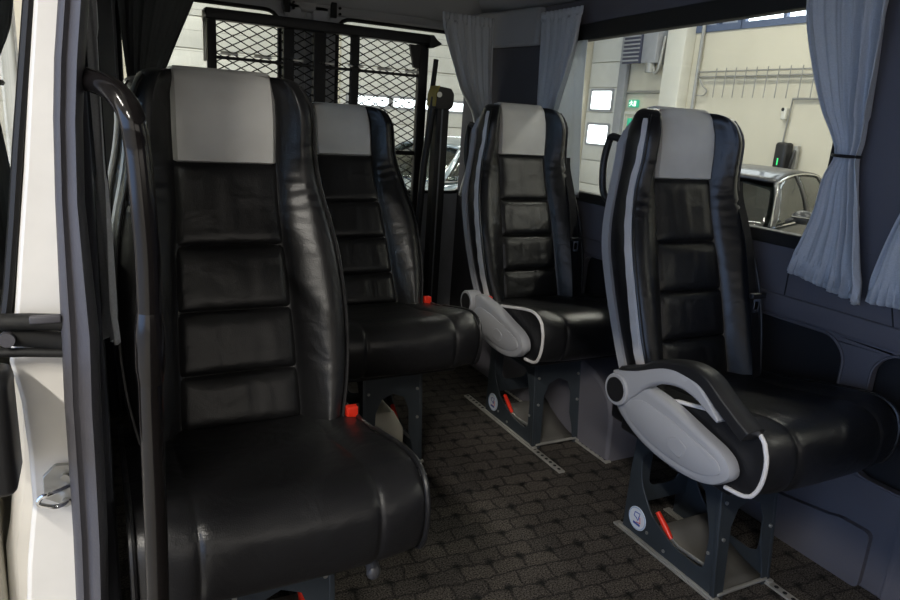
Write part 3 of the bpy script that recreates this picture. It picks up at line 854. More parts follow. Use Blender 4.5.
    if belt:
        wx = mir
        rr = []
        for k in range(25):
            v = k / 24; z = 1.04 - v * .56
            hw = interp(HWO, z); yb = interp(YBOL, z)
            cx = hw + interp([(.48, -.045), (.735, -.062), (.90, -.030), (1.04, .002)], z)
            yi = yb + interp([(.48, -.016), (.735, -.018), (.90, -.012), (1.04, .008)], z)
            xi, xo = wx * (cx - .020), wx * (cx + .020)
            rr.append([(xi, yi - .002, z), (xo, yi + .006, z), (xo, yi + .009, z), (xi, yi + .001, z)])
        st_ = MB().loft(rr).build('belt_strap', M['belt'], t)
        zt = .735; hw = interp(HWO, zt)
        xx = wx * (hw - .062); yy = interp(YBOL, zt) - .034
        tg = MB().bbox(xx - .028, xx + .028, yy - .006, yy + .010, zt - .008, zt + .008, .004).build('tongue_grip', M['blackplastic'], st_)
        MB().plate(rrect(xx - .013, xx + .011, zt - .050, zt - .006, .003), [rrect(xx - .007, xx + .006, zt - .040, zt - .016, .002)], 1, yy, yy + .003).build('tongue_plate', M['chrome'], tg)
    if tip:
        piv = Vector((0, .02, .50)); Rx = Matrix.Rotation(-tip, 4, 'X')
        for c in children(t):
            if c.name.split('.')[0] in ('backrest', 'headrest_panel', 'back_shell', 'side_gusset', 'grab_handle', 'belt_strap'):
                c.matrix_basis = Matrix.Translation(piv) @ Rx @ Matrix.Translation(-piv)
    if knob:
        k_ = MB().cyl((mir * -.165, -.345, .372), (mir * -.165, -.37, .345), .010, 16, r2=.013)
        k_.sphere((mir * -.165, -.372, .342), .014, .012, .016, 14)
        k_.build('recline_knob', M['knob'], t)
    return t

SX4, SY4 = 1.486, 1.30
s4 = make_seat('black leather seat with lowered grey armrest, beside the large side window', SX4, SY4, 1, armrest='down', pale=True)
s3 = make_seat('black leather window seat behind the one with the lowered armrest', SX4 + .02, SY4 + .88, 1, armrest='cover', pale=True)
s1 = make_seat('nearest large black leather seat with red buckle, right of the glossy grab pole', .253, 1.40, -1, knob=True, belt=False)
s2 = make_seat('black leather seat in the middle row with a cream housing inside its stand', .825, 2.23, -1, belt=False, tip=math.radians(10.5), inner=False)
s5 = make_seat('mostly hidden seat behind the nearest seat, only its left edge showing by the grab pole', .258, 2.17, 1, belt=False)
for s_ in (s1, s2, s5):
    pass
# belt hanging on the near wall for the hidden seat
bl = thing('seat_belt', 'dark seat belt with two steel tongues hanging beside the curtain on the near wall', 'seat belt', (.03, 1.70, .4))
def strap(pts, wdt=.014):
    mb = MB((.03, 1.70, .4)); rr = []
    for p in pts:
        rr.append([(p[0] - wdt, p[1], p[2]), (p[0] + wdt, p[1] + .004, p[2]), (p[0] + wdt, p[1] + .006, p[2]), (p[0] - wdt, p[1] + .002, p[2])])
    return mb.loft(rr)
q1 = px(107, 246, 1.70); q2 = px(124, 330, 1.70)
strap([(q1[0] - .005, 1.70, 1.45), (q1[0] - .005, 1.70, 1.1), (q1[0], 1.70, q1[1]), (q2[0], 1.70, q2[1]), (q2[0], 1.70, q2[1] - .02)]).build('strap', M['belt'], bl)
for q, hh in ((q1, .03), (q2, .03)):
    MB((.03, 1.70, .4)).plate(rrect(q[0] - .012, q[0] + .012, q[1] - .028, q[1] + .012, .003), [rrect(q[0] - .007, q[0] + .007, q[1] - .02, q[1] + .002, .002)], 1, 1.690, 1.694).build('tongue', M['chrome'], bl)

# cream housing inside the middle seat's stand
ch = thing('heater_housing', 'cream plastic housing on the floor inside the middle seat stand', 'housing', (.86, 2.02, 0))
MB((.86, 2.02, 0)).loft([[(.765, 2.0, z), (.905, 2.0, z), (.905, 2.16, z), (.765, 2.16, z)] if z < .12 else [(.775, 2.04, z), (.88, 2.04, z), (.88, 2.15, z), (.775, 2.15, z)] for z in (.0, .11, .165)]).build('housing_body', M['cream'], ch, bevel=.006)
MB((.86, 2.02, 0)).cyl((.82, 2.09, .165), (.82, 2.09, .19), .02, 16).build('hose_stub', M['cream'], ch)

# floor tracks
def track(x, y0, y1, label, grp=None):
    tr_ = thing('floor_track', label, 'rail', (x, (y0 + y1) / 2, 0), 0, grp)
    o = (x, (y0 + y1) / 2, 0)
    b = MB(o).bbox(x - .013, x + .013, y0, y1, .0, .006, .002).build('track_bar', M['rail'], tr_)
    h = MB(o); yy = y0 + .02
    while yy < y1 - .01:
        h.cyl((x, yy, .0055), (x, yy, .0068), .0062, 10); yy += .026
    h.build('track_holes', M['darkhole'], b)
track(SX4 - .122, .55, 1.40, 'studded metal floor track under the aisle side of the seat with the armrest')
track(SX4 + .082, .55, 1.40, 'studded metal floor track under the window side of the seat with the armrest')
track(SX4 - .102, 1.71, 2.42, 'studded metal floor track under the aisle side of the rear window seat')
track(SX4 + .102, 1.71, 2.42, 'studded metal floor track under the window side of the rear window seat')
track(.922, 1.86, 2.28, 'short metal floor track at the right foot of the middle row seat')

# ================================================================== CURTAINS
def curtain(name_label, plane, axis, keys, folds, amp=.016, nsign=1, mat_=None, ruffle=True, tie=None, tie_mat=None, tilt=0.0, nv=60, header=True, zslope=0):
    """axis 'y': cloth lies in a plane of constant x; axis 'x': constant y. keys: (z, a0, a1)"""
    z0, z1 = keys[-1][0], keys[0][0]
    K = sorted(keys)
    A0 = [(k[0], k[1]) for k in K]; A1 = [(k[0], k[2]) for k in K]
    wtop = keys[0][2] - keys[0][1]
    mid = (keys[0][1] + keys[0][2]) / 2
    base = (plane, mid, z0) if axis == 'y' else (mid, plane, z0)
    t = thing('curtain', name_label, 'curtain', base)
    def pt(u, v):
        z = z1 + (z0 - z1) * v
        a0, a1 = interp(A0, z), interp(A1, z)
        wd = a1 - a0
        s = u + .018 * sin(u * 17 + v * 2)
        a = a0 + wd * u
        c = min(1.0, wd / wtop + .25)
        am = amp * (.55 + .45 * sin(u * 5 + 1.3)) 
        if wd / wtop < .5: am *= .75
        n = am * sin(2 * pi * folds * s + .5 * sin(v * 4)) + .3 * am * sin(2 * pi * folds * 2.3 * u + v * 5)
        if header and v < .05: n = amp * .4 * sin(2 * pi * folds * 2 * u)
        if ruffle and v > .93:
            k = (v - .93) / .07
            n += amp * .75 * k * sin(2 * pi * folds * 3.1 * u + 1)
            z += .004 * sin(2 * pi * folds * 3.1 * u)
        z += zslope * (u - .5) * max(0, (v - .6) / .4)
        n += tilt * v
        return (plane - nsign * n, a, z) if axis == 'y' else (a, plane - nsign * n, z)
    mb = MB(base); mb.grid(pt, max(60, int(folds * 16)), nv)
    c = mb.build('cloth', mat_ or M['curtain'], t, solid=.0015)
    if tie:
        a0, a1 = interp(A0, tie), interp(A1, tie)
        cx, hw = (a0 + a1) / 2, (a1 - a0) / 2 + .004
        ring = []
        for k in range(24):
            th = 2 * pi * k / 24
            n = .021 * sin(th)
            ring.append((plane - n, cx + hw * cos(th), tie) if axis == 'y' else (cx + hw * cos(th), plane - n, tie))
        MB(base).tube(ring, .0045, 6, closed=True, flat=(1, 1)).build('tie_band', M['blackplastic'], t)
    return t
curtain('pale blue-grey gathered curtain tied with a black band, right end of the side window', XR - .055, 'y',
        [(1.62, 1.135, 1.385), (1.50, 1.13, 1.365), (1.38, 1.125, 1.32), (1.26, 1.125, 1.262), (1.17, 1.125, 1.205), (1.135, 1.13, 1.195), (1.08, 1.115, 1.215), (.98, 1.085, 1.225), (.88, 1.06, 1.25), (.835, 1.045, 1.265), (.79, 1.035, 1.27)],
        6, amp=.020, tie=1.138, zslope=.04)
curtain('pale grey curtain hem entering at the right edge of the photo', XR - .055, 'y',
        [(1.62, .62, .90), (1.38, .70, .95), (1.17, .85, .955), (1.135, .87, .95), (1.05, .86, .985), (.95, .84, 1.012), (.85, .80, 1.03), (.79, .75, 1.035)],
        5, amp=.020, tie=1.138, zslope=-.02)
curtain('grey curtain at the far left end of the side window, behind the rear window seat', XR - .05, 'y',
        [(1.625, 2.37, 2.67), (1.50, 2.38, 2.66), (1.38, 2.42, 2.65), (1.26, 2.47, 2.64), (1.15, 2.50, 2.62), (1.0, 2.48, 2.63), (.85, 2.42, 2.64)],
        5, amp=.018, mat_=M['curtain'])
curtain('added pale translucent panel for the lit part of the curtain, against the glass at the far end of the side window', XR - .020, 'y',
        [(1.50, 2.36, 2.60), (1.2, 2.34, 2.60), (.88, 2.31, 2.60)], 2, amp=.006, mat_=M['curtainlit'], ruffle=False, header=False)  # extra panel painted as the lit part of the grey curtain
curtain('grey pleated curtain in the right rear corner, beside the rear door window', YR - .30, 'x',
        [(1.625, 1.44, 1.71), (1.56, 1.445, 1.715), (1.42, 1.495, 1.72), (1.30, 1.55, 1.725), (1.18, 1.63, 1.73), (1.05, 1.64, 1.73), (.8, 1.58, 1.73)],
        6, amp=.018)
curtain('very dark gathered curtain at the left rear window above the nearest seat', YR - .13, 'x',
        [(1.66, .10, .43), (1.56, .11, .40), (1.42, .12, .34), (1.30, .13, .29), (1.15, .14, .23), (.9, .12, .28)],
        6, amp=.018, mat_=M['curtaindark'])
curtain('blue-grey curtain with ruffled hem on the near wall, behind the door seal', .007, 'y',
        [(1.60, 1.16, 1.40), (1.38, 1.16, 1.33), (1.17, 1.15, 1.24), (1.13, 1.15, 1.23), (.98, 1.14, 1.30), (.87, 1.13, 1.35), (.795, 1.12, 1.38)],
        5, amp=.008, nsign=-1)

curtain('dark grey-green curtain on the open sliding door, cut by the top left corner', -.136, 'y',
        [(1.70, 1.10, 2.0), (1.45, 1.10, 1.95), (1.30, 1.11, 1.75), (1.20, 1.12, 1.40), (1.175, 1.12, 1.32), (1.15, 1.12, 1.34), (1.0, 1.10, 1.5), (.9, 1.08, 1.6)],
        6, amp=.010, nsign=-1, mat_=M['curtaindark'], tie=1.175)

# ================================================================== FOLDED LIFT PLATFORM WITH MESH
LY = 3.06
lf = thing('lift_platform', 'folded black wheelchair lift platform with expanded metal mesh standing at the rear doors', 'wheelchair lift', (.95, LY, 0))
lo = (.95, LY, 0)
X0, X1 = .43, 1.40
fr = MB(lo)
fr.bbox(X0 - .01, X1 + .01, LY - .045, LY + .02, 1.480, 1.522, .006)
fr.build('top_rail', M['mesh'], lf)
MB(lo).prism([(X1 + .01, 1.522), (X1 + .025, 1.505), (X1 + .05, 1.490), (X1 + .05, 1.484), (X1 + .01, 1.466), (X1 - .01, 1.466), (X1 - .01, 1.522)], 1, LY - .05, LY + .02).build('rail_end', M['mesh'], lf, bevel=.003)
for a_, b_ in ((X0, X0 + .035), (.735, .780), (.865, .918), (1.035, 1.070), (1.360, 1.405)):
    MB(lo).bbox(a_, b_, LY - .012, LY + .022, .02, 1.49, .004).build('upright', M['mesh'], lf)
for z_, h_ in ((1.335, .012), (.98, .02), (.55, .02), (.12, .05)):
    MB(lo).bbox(X0, X1, LY - .004, LY + .018, z_, z_ + h_, .003).build('cross_bar', M['mesh'], lf)
for k in range(7): MB(lo).bbox(X0 + .05 + k * .135, X0 + .12 + k * .135, LY - .012, LY - .003, 1.352, 1.362, .002).build('grip_strip', M['steel'], lf)
ms_ = MB(lo)
pw, ph = .066, .0345
nx = int((X1 - X0) / pw); rows = int((1.48 - .03) / ph)
for r_ in range(rows + 1):
    z = .03 + r_ * ph
    for sgn in (1, -1):
        pts = []
        for k in range(2 * nx + 1):
            pts.append((X0 + k * pw / 2, LY + .004 * sgn * (1 if k % 2 else -1) * .3, z + (ph / 2 if k % 2 else 0) * sgn))
        if sgn == 1 or r_ == 0:
            ms_.tube(pts, .0027, 4)
        else:
            ms_.tube(pts, .0027, 4)
ms_.build('mesh_panel', M['mesh'], lf, smooth=False)
MB(lo).prism([(1.305, 1.475), (1.36, 1.475), (1.355, 1.375), (1.33, 1.375)], 1, LY - .02, LY + .0).build('gusset', M['mesh'], lf, bevel=.002)
MB(lo).tube([(1.435, LY - .03, 1.42), (1.425, LY - .03, 1.30), (1.40, LY - .03, .9)], .012, 10).build('strut', M['mesh'], lf)
sh = MB(lo); sh.cyl((X0 - .018, LY - .02, 1.49), (X0 - .008, LY - .02, 1.49), .022, 18); sh.bbox(X0 - .016, X0 - .006, LY - .03, LY + .0, 1.32, 1.49, .004)
sh.build('side_hook', M['steel'], lf)
# lift arm post
la = thing('lift_column', 'black lift arm post with a yellow-edged top joint, between the middle and rear window seats', 'wheelchair lift', (1.5, 2.95, 0))
ao = (1.5, 2.95, 0)
def q3(x, y, Y): a = px(x, y, Y); return (a[0], Y, a[1])
YA = 2.95
pa = [px(437, 98, YA), px(452, 98, YA), px(454, 300, YA), px(438, 300, YA)]
xl, xr = 1.405, 1.465
MB(ao).bbox(xl, xr, YA - .03, YA + .03, .0, 1.275, .006).build('post', M['blackplastic'], la)
MB(ao).bbox(xl + .02, xl + .027, YA - .034, YA - .028, .05, 1.25, .002).build('post_groove', M['shell'], la)
MB(ao).prism(rpoly([(1.385, 1.20), (1.388, 1.265), (1.40, 1.298), (1.462, 1.292), (1.478, 1.268), (1.476, 1.215), (1.462, 1.20)], .008), 1, YA - .045, YA + .04).build('top_joint', M['blackplastic'], la, bevel=.003)
MB(ao).prism(rpoly([(1.380, 1.21), (1.383, 1.262), (1.396, 1.300), (1.404, 1.301), (1.389, 1.262), (1.386, 1.21)], .002), 1, YA - .046, YA + .04).build('yellow_edge', M['yellow'], la)
MB(ao).tube([(1.395, YA - .01, 1.25), (1.36, YA - .01, .95), (1.34, YA - .01, .5), (1.34, YA - .01, .02)], .016, 10).build('slanted_arm', M['blackplastic'], la)
MB(ao).cyl((1.40, YA - .052, 1.262), (1.40, YA - .03, 1.262), .012, 14).build('pivot_bolt', M['steel'], la)
MB(ao).bbox(1.465, 1.59, YA - .04, YA + .04, 0, .16, .006).build('foot_box', M['blackplastic'], la)

# ================================================================== THE HALL OUTSIDE
HZ = -.60; HX = 10.0; HY = 13.0; HC = 4.7
struct(MB().box(-9, HX + .3, -9, HY + .3, HZ - .1, HZ).build('floor_outside', M['hallfloor'], smooth=False))
# side wall, with three clerestory openings and a sectional door opening
cl = [[(a, 3.0), (b, 3.0), (b, 3.75), (a, 3.75)] for a, b in ((10.56, 11.60), (9.05, 10.0), (6.70, 8.97), (4.3, 6.5), (1.9, 4.1))]
ws = struct(MB().plate([(-9, HZ), (HY, HZ), (HY, HC), (-9, HC)], cl, 0, HX, HX + .2).build('wall_outside', M['hallwall'], smooth=False))
for i, c in enumerate(cl):
    y0, y1 = c[0][0], c[1][0]; ym = (y0 + y1) / 2 + (.32 if i == 2 else 0)
    f = MB().plate([(y0 - .06, 2.94), (y1 + .04, 2.94), (y1 + .04, 3.81), (y0 - .06, 3.81)],
                   [[(y0 + .04, 3.05), (ym - .03, 3.05), (ym - .03, 3.7), (y0 + .04, 3.7)], [(ym + .03, 3.05), (y1 - .04, 3.05), (y1 - .04, 3.7), (ym + .03, 3.7)]], 0, HX - .03, HX + .05).build('window_frame', M['bluepaint'], ws, smooth=False)
    MB().box(HX + .06, HX + .08, y0, y1, 3.0, 3.75).build('pane', M['dimpane'] if i == 1 else M['daypane'], f, smooth=False)
struct(MB().bbox(HX - .26, HX, 10.02, 10.50, HZ, HC, .02).build('wall_pier', M['hallwhite']))
wr = struct(MB().box(-9, HX, HY, HY + .2, HZ, HC).build('wall_far', M['hallwall'], smooth=False))
struct(MB().box(-9, HX + .3, -9, HY + .3, HC, HC + .1).build('ceiling_outside', M['hallwhite'], smooth=False))

def sectional_door(label, along, a0, a1, z1, plane, wins, loc):
    t = thing('sectional_door', label, 'garage door', loc)
    n = int((z1 - HZ) / .52)
    pm = MB(loc)
    for k in range(n + 1):
        za = HZ + k * .52; zb = min(za + .505, z1)
        if along == 'y': pm.bbox(plane - .06, plane - .002, a0, a1, za, zb, .008, 2)
        else: pm.bbox(a0, a1, plane - .06, plane - .002, za, zb, .008, 2)
    pm.build('door_sections', M['doorpanel'], t)
    for (w0, w1, z0, z2) in wins:
        if along == 'y':
            f = MB(loc).plate(rrect(w0 - .06, w1 + .06, z0 - .05, z2 + .05, .05), [rrect(w0, w1, z0, z2, .04)], 0, plane - .08, plane - .05).build('window_frame', M['greycabinet'], t)
            MB(loc).box(plane - .068, plane - .063, w0, w1, z0, z2).build('pane', M['daypane'], f, smooth=False)
        else:
            f = MB(loc).plate(rrect(w0 - .06, w1 + .06, z0 - .05, z2 + .05, .05), [rrect(w0, w1, z0, z2, .04)], 1, plane - .08, plane - .05).build('window_frame', M['greycabinet'], t)
            MB(loc).box(w0, w1, plane - .068, plane - .063, z0, z2).build('pane', M['daypane'], f, smooth=False)
    return t
sectional_door('white sectional garage door with stacked bright square windows seen through the side window', 'y', 11.95, 12.95, 4.0, HX,
               [(12.12, 12.80, 1.54, 1.92), (12.12, 12.80, .80, 1.20)], (HX - .03, 12.4, HZ))
sectional_door('wide white sectional garage door behind the left rear window', 'x', .6, 3.6, 4.2, HY, [], (2.1, HY - .03, HZ))
sectional_door('white garage door with a row of bright windows seen through the black mesh', 'x', 4.2, 8.4, 4.2, HY,
               [(4.35, 5.15, 1.28, 1.44), (5.25, 6.05, 1.28, 1.44), (6.15, 6.95, 1.28, 1.44)], (6.3, HY - .03, HZ))
# grey upright track beside the sectional door
MB().bbox(HX - .12, HX - .02, 11.70, 11.93, HZ, 4.2, .01).build('trim_10', M['greycabinet']); struct(bpy.data.objects['trim_10'])
def hall_obj(mb, nm, m, label, cat, group=None): return tag(mb.build(nm, m), label, cat, group)
# heater / fan unit on the wall
hu = thing('unit_heater', 'blue-grey louvred unit heater hung high beside the white pier', 'heater', (HX - .4, 11.1, 2.4))
ho = (HX - .4, 11.1, 2.4)
hb = MB(ho).bbox(HX - .34, HX - .02, 10.66, 11.06, 2.42, 3.05, .02).build('cabinet', M['greycabinet'], hu)
MB(ho).bbox(HX - .38, HX - .30, 11.06, 11.56, 2.42, 3.08, .01).build('louvre_panel', M['slate'], hu)
lv2 = MB(ho)
for k in range(8): lv2.bbox(HX - .40, HX - .37, 11.08, 11.54, 2.46 + k * .076, 2.49 + k * .076, .005)
lv2.build('louvre', M['greycabinet'], hu)
MB(ho).tube(spline([(HX - .25, 10.80, 2.45), (HX - .25, 10.72, 2.25), (HX - .25, 10.62, 2.35), (HX - .2, 10.60, 2.9)], 5), .035, 10).build('hose', M['pipe'], hu)
MB(ho).cyl((HX - .25, 10.85, 2.25), (HX - .25, 10.85, 2.43), .10, 16).build('fan_hub', M['pipe'], hu)
# exit sign
ex = thing('exit_sign', 'small green exit sign with white running figure on the hall wall', 'sign', (HX - .05, 11.4, 1.6))
eo = (HX - .05, 11.4, 1.6)
e0, e1, ez0, ez1 = 11.30, 11.56, 1.60, 1.745
eb = MB(eo).bbox(HX - .07, HX - .01, e0, e1, ez0, ez1, .006).build('sign_box', M['exitgreen'], ex)
es_ = MB(eo)
xs_ = HX - .073
es_.box(xs_, xs_ + .004, e0 + .03, e0 + .10, ez0 + .02, ez1 - .02)
es_.cyl((xs_, e0 + .175, ez1 - .03), (xs_ + .004, e0 + .175, ez1 - .03), .018, 12)
for a_, b_ in (((.25, .12), (.22, .07)), ((.22, .07), (.18, .03)), ((.24, .08), (.29, .03)), ((.25, .12), (.20, .115)), ((.25, .12), (.31, .09))):
    es_.tube([(xs_ + .001, e0 - .06 + a_[0] * .95, ez0 + a_[1] * .85), (xs_ + .001, e0 - .06 + b_[0] * .95, ez0 + b_[1] * .85)], .009, 6)
es_.build('running_figure', M['exitwhite'], eb)
# personnel door outline under the exit sign
struct(MB().plate([(10.82, HZ), (12.1, HZ), (12.1, 1.52), (10.82, 1.52)], [[(10.87, HZ + .02), (11.66, HZ + .02), (11.66, 1.46), (10.87, 1.46)]], 0, HX - .03, HX - .001).build('trim_11', M['hallwhite'], smooth=False))
# wall pipes
def wall_pipe(label, pts, r=.02, grp=None):
    o = tuple(pts[0])
    return tag_loc(MB(o).tube(pts, r, 8).build('wall_pipe', M['pipe']), o, label)
def tag_loc(o, loc, label, cat='pipe', group=None):
    o.location = loc; return tag(o, label, cat, group)
wall_pipe('thin vertical pipe just right of the white pier', [(HX - .06, 9.80, HZ), (HX - .06, 9.80, HC)], .035)
wall_pipe('horizontal conduit above the personnel door, left of the white pier', [(HX - .05, 10.6, 1.90), (HX - .05, 11.66, 1.90)], .03)
wall_pipe('grey conduit going up the wall and right around the blank wall panel', [(HX - .04, 7.78, .72), (HX - .04, 7.72, 1.80), (HX - .04, 5.0, 1.80)], .018)
# tool rack
rk = thing('wall_rack', 'long wall rail with a row of thin hanging hooks on the hall wall', 'rack', (HX - .1, 7.9, 2.0))
ro = (HX - .1, 7.9, 2.0)
MB(ro).bbox(HX - .10, HX - .06, 5.4, 9.75, 2.235, 2.26, .005).build('upper_rail', M['pipe'], rk)
MB(ro).bbox(HX - .10, HX - .06, 5.4, 9.75, 2.15, 2.17, .005).build('lower_rail', M['pipe'], rk)
for k in range(18):
    y_ = 9.30 - k * .215
    MB(ro).tube([(HX - .12, y_, 2.30), (HX - .12, y_, 1.80)], .010, 6).build('hook', M['pipe'], rk)
MB(ro).tube(spline([(HX - .08, 9.72, 2.15), (HX - .08, 9.62, 2.02), (HX - .08, 9.50, 1.92), (HX - .08, 9.56, 1.84), (HX - .08, 9.72, 1.84)], 4), .014, 6).build('bracket_arm', M['pipe'], rk)
# wall sensor
sn = thing('wall_sensor', 'small white wall sensor box with a black eye above the charger', 'sensor', (HX - .08, 7.83, 1.4))
no = (HX - .08, 7.83, 1.4)
bx_ = MB(no).bbox(HX - .10, HX - .01, 7.76, 7.85, 1.47, 1.66, .015).build('sensor_box', M['hallwhite'], sn)
MB(no).cyl((HX - .108, 7.82, 1.63), (HX - .095, 7.82, 1.63), .028, 12).build('sensor_eye', M['blackplastic'], bx_)
# charger
cg = thing('wall_charger', 'tall black wall charger with a green light above the parked car', 'charger', (HX - .2, 7.7, .6))
co = (HX - .2, 7.7, .6)
cb = MB(co).bbox(HX - .22, HX - .02, 7.54, 7.76, .45, 1.12, .05, 4).build('charger_body', M['blackplastic'], cg)
MB(co).bbox(HX - .228, HX - .218, 7.645, 7.665, .76, .87, .004).build('status_light', M['led'], cb)
MB(co).tube(spline([(HX - .12, 7.57, .62), (HX - .16, 7.46, .74), (HX - .14, 7.44, 1.0), (HX - .10, 7.5, .75), (HX - .1, 7.42, .5)], 4), .022, 8).build('cable', M['blackplastic'], cg)
MB(co).bbox(HX - .10, HX - .03, 7.42, 7.50, .72, 1.08, .01).build('cable_holder', M['pipe'], cg)
# grey notice boards / sockets
for (y_, z_, lb) in ((11.50, 1.30, 'tiny green first-aid notice left of the personnel door'), (10.75, 1.42, 'small grey switch box beside the personnel door near the white pier'), (11.86, 1.20, 'small grey junction box under the exit sign')):
    b_ = MB((HX - .03, y_, z_)).bbox(HX - .06, HX - .01, y_ - .05, y_ + .05, z_ - .08, z_ + .08, .008).build('wall_box', M['exitgreen'] if 'green' in lb else M['greycabinet'])
    tag_loc(b_, (HX - .03, y_, z_), lb, 'wall box')

# ------------------------------------------------------------------ cars (x = forwards)
def make_car(label, loc, rz, paint, glassm):
    t = thing('car', label, 'car', loc, rz)
    # lower body: stations along x (front +2.25 .. rear -2.25)
    st_ = [(-2.28, .62, .38, .78), (-2.20, .78, .26, .93), (-1.9, .86, .22, .98), (-1.3, .90, .20, .985), (-.4, .91, .19, .965), (.5, .91, .19, .945), (1.0, .90, .20, .925), (1.5, .87, .22, .86), (1.95, .80, .25, .76), (2.18, .66, .30, .66), (2.27, .45, .36, .56)]
    rings = []
    for x, w_, z0, z1 in st_:
        h = [(0, z0), (w_ * .85, z0), (w_ * .97, z0 + .06), (w_, z0 + (z1 - z0) * .35), (w_ * .985, z0 + (z1 - z0) * .65), (w_ * .95, z1 - .05), (w_ * .90, z1 - .005), (w_ * .6, z1 + .02), (0, z1 + .03)]
        rings.append([(x, a, b) for a, b in h] + [(x, -a, b) for a, b in h[-2:0:-1]])
    body = MB().loft(rings).build('body', paint, t, sub=2)
    # greenhouse: roof curve & belt curve (x, halfwidth, z)
    roof = [(-1.72, .52, 1.12), (-1.35, .56, 1.27), (-.9, .585, 1.385), (-.3, .60, 1.44), (.15, .60, 1.435), (.40, .585, 1.40), (.58, .57, 1.345)]
    def rf(u, v):
        x = -1.80 + (2.42) * v
        hw = interp([(a[0], a[1]) for a in roof], x); z = interp([(a[0], a[2]) for a in roof], x)
        s = u * 2 - 1
        return (x, s * hw, z + .03 * (1 - s * s))
    MB().grid(rf, 13, 24).build('roof', paint, t, solid=.03)
    def beltp(x):
        return (interp([(-2.05, .70), (-1.6, .80), (-1, .84), (.3, .85), (1.25, .80)], x), interp([(-2.05, .99), (-1, .975), (.3, .95), (1.25, .915)], x))
    def roofp(x):
        return (interp([(a[0], a[1]) for a in roof], x), interp([(a[0], a[2]) for a in roof], x))
    # windscreen
    def ws_(u, v):
        s = u * 2 - 1
        bx, bh, bz = 1.28, .78, .91; tx, th, tz = .58, .565, 1.36
        x = bx + (tx - bx) * v - .16 * s * s * (1 - v * .3)
        return (x, s * (bh + (th - bh) * v), bz + (tz - bz) * v + .02 * sin(pi * v))
    MB().grid(ws_, 15, 10).build('windscreen', glassm, t, solid=.006)
    def rw_(u, v):
        s = u * 2 - 1
        x = -2.10 + .42 * v + .10 * s * s
        return (x, s * (.66 - .14 * v), .98 + .16 * v)
    MB().grid(rw_, 11, 6).build('rear_window', glassm, t, solid=.006)
    # pillars and side glass
    for sy in (-1, 1):
        def side(xb0, xt0, xb1, xt1, off):
            mb = MB()
            def f(u, v):
                xb = xb0 + (xb1 - xb0) * u; xt = xt0 + (xt1 - xt0) * u
                bh, bz = beltp(xb); th, tz = roofp(xt)
                bul = .03 * sin(pi * v)
                return (xb + (xt - xb) * v, sy * (bh + (th - bh) * v + bul + off), bz + (tz - bz) * v)
            mb.grid(f, 10, 8); return mb
        side(1.12, .55, .22, .12, 0).build('side_window', glassm, t, solid=.006)
        side(.18, .08, -.75, -.72, 0).build('side_window', glassm, t, solid=.006)
        side(-.80, -.77, -1.42, -1.30, 0).build('side_window', glassm, t, solid=.006)
        side(.24, .13, .16, .07, .004).build('pillar', M['blackplastic'], t, solid=.02)
        side(-.73, -.70, -.82, -.79, .004).build('pillar', M['blackplastic'], t, solid=.02)
        side(-1.42, -1.30, -2.0, -1.74, .0).build('rear_quarter', paint, t, solid=.02)
        side(1.26, .62, 1.12, .54, .002).build('pillar', paint, t, solid=.03)
        # chrome trim arc along the window tops and belt
        arc = []
        for k in range(25):
            x = .60 - 2.05 * k / 24; th, tz = roofp(x); arc.append((x, sy * (th + .022), tz - .012))
        a0 = [(1.24 - .64 * k / 6, sy * (.80 - .21 * k / 6 + .015), .93 + .42 * k / 6) for k in range(6)]
        MB().tube(a0 + arc, .012, 6).build('window_trim', M['chrome'], t)
        MB().tube([(x, sy * (beltp(x)[0] + .012), beltp(x)[1] + .002) for x in [1.15 - 2.6 * k / 14 for k in range(15)]], .010, 6).build('belt_trim', M['chrome'], t)
        mr = MB(); mr.sphere((.86, sy * 1.00, 1.03), .07, .125, .075, 16); mr.cyl((.88, sy * .84, .97), (.88, sy * .93, 1.01), .025, 8)
        mm_ = mr.build('wing_mirror', paint, t)
        MB().tube([(.93, sy * (.90 + .2 * k / 6), 1.035) for k in range(7)], .010, 6).build('mirror_strip', M['chrome'], mm_)
        for wx in (1.42, -1.38):
            wl_ = MB().cyl((wx, sy * .70, .33), (wx, sy * .905, .33), .33, 28).build('wheel', M['tyre'], t, bevel=.02)
            rm = MB().cyl((wx, sy * .88, .33), (wx, sy * .915, .33), .05, 16)
            for k in range(5):
                a_ = 2 * pi * k / 5; rm.tube([(wx, sy * .905, .33), (wx + .21 * cos(a_), sy * .905, .33 + .21 * sin(a_))], .022, 6)
            rm.tube([(wx + .215 * cos(k_ * pi / 12), sy * .905, .33 + .215 * sin(k_ * pi / 12)) for k_ in range(24)], .018, 6, closed=True)
            rm.build('rim', M['chrome'], wl_)
        MB().sphere((2.06, sy * .56, .63), .14, .17, .06, 14).build('headlight', M['chrome'], t)
    # fin antenna, cabin seats
    MB().prism([(-1.10, 1.345), (-1.00, 1.365), (-1.12, 1.43)], 1, -.015, .015).build('roof_fin', paint, t)
    for sy in (-.38, .38):
        for sx in (-.1, -.95):
            MB().bbox(sx - .12, sx + .06, sy - .22, sy + .22, .7, 1.18, .05).build('cabin_seat', M['blackside'], t)
    MB().tube([(.42 + .17 * sin(k * pi / 8) * .4, .38 + .18 * cos(k * pi / 8), 1.0 + .17 * sin(k * pi / 8)) for k in range(16)], .014, 6, closed=True).build('steering_wheel', M['blackplastic'], t)
    return t
ang = math.radians(180 + 20)
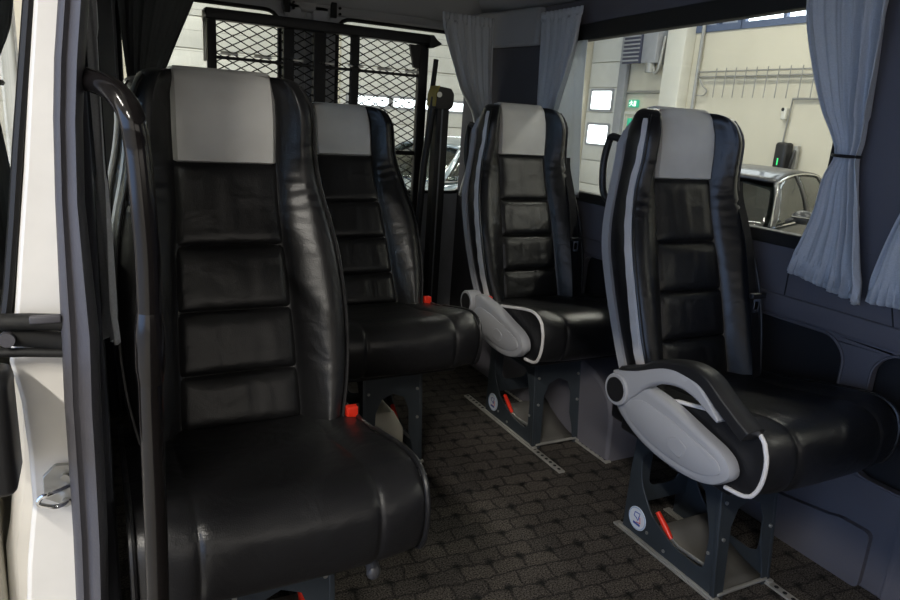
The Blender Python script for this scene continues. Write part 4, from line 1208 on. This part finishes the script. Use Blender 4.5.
# A-pillar foot (1.2, +-.8) lands at (6, 4.71): facing camera side is local +y for this heading
ca, sa = cos(ang), sin(ang)
lx_, ly_ = 1.22, .80
cxw = 6.0 - (lx_ * ca - ly_ * sa); cyw = 4.71 - (lx_ * sa + ly_ * ca)
make_car('dark grey parked car with chrome window trim, seen through the side window', (cxw + .05, cyw - .03, HZ), ang, M['carblack'], M['darkglass']).scale = (1, 1, .975)
make_car('silver-blue car parked behind the van, seen right of the lift column', (4.9, 9.4, HZ), math.radians(200), M['carsilver'], M['darkglass'])

# hall ceiling lamps (fixtures with their lights)
def hall_lamp(x, y, power, label, ln=3.0):
    t = thing('ceiling_light', label, 'lamp', (x, y, 4.5), 0, 'strip lights under the hall ceiling')
    h = MB((x, y, 4.5)).bbox(x - .09, x + .09, y - ln / 2, y + ln / 2, 4.50, 4.58, .01).build('housing', M['hallwhite'], t)
    MB((x, y, 4.5)).bbox(x - .06, x + .06, y - ln / 2 + .03, y + ln / 2 - .03, 4.475, 4.50, .006).build('tube', M['lamp'], t)
    L_ = bpy.data.lights.new('strip_glow', 'AREA'); L_.shape = 'RECTANGLE'; L_.size = .16; L_.size_y = ln; L_.energy = power; L_.color = (1.0, .95, .86)
    lo_ = bpy.data.objects.new('strip_glow', L_); COL.objects.link(lo_); lo_.parent = t; lo_.location = (0, 0, -.04)
    return t
lamp_label = 'long white strip light under the hall ceiling outside the van'
HP = 95
for (x, y) in ((4.5, 3.0), (8.0, 3.0), (4.5, 8.0), (8.0, 8.0), (4.5, -3.0), (8.0, -3.0), (.5, 8.0), (.5, 11.5), (-3.0, 2.0), (-3.0, -3.0), (-3.0, 7.0)):
    hall_lamp(x, y, HP * (5.0 if (x < -2 and y < 0) else (2.0 if x < -2 else 1.0)), lamp_label)

# daylight entering the open front/left side of the hall
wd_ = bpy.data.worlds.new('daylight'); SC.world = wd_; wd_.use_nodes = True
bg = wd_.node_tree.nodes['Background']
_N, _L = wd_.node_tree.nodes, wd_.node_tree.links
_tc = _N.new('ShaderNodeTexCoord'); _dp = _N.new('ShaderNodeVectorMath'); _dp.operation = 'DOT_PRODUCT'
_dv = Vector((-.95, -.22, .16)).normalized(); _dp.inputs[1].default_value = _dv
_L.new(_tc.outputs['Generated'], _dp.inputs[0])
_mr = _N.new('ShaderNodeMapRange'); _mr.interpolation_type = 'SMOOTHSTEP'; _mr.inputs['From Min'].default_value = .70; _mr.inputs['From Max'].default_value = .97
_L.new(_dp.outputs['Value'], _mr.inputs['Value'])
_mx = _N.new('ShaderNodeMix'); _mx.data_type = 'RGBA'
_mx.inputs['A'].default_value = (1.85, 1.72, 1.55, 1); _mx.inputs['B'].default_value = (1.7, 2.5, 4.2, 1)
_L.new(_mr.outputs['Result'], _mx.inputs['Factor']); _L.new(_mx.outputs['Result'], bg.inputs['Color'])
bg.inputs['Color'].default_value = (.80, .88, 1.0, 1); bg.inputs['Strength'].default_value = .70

SC.view_settings.view_transform = 'Standard'
SC.view_settings.look = 'None'
SC.view_settings.gamma = 1
SC.view_settings.use_curve_mapping = False
SC.view_settings.exposure = 0.0
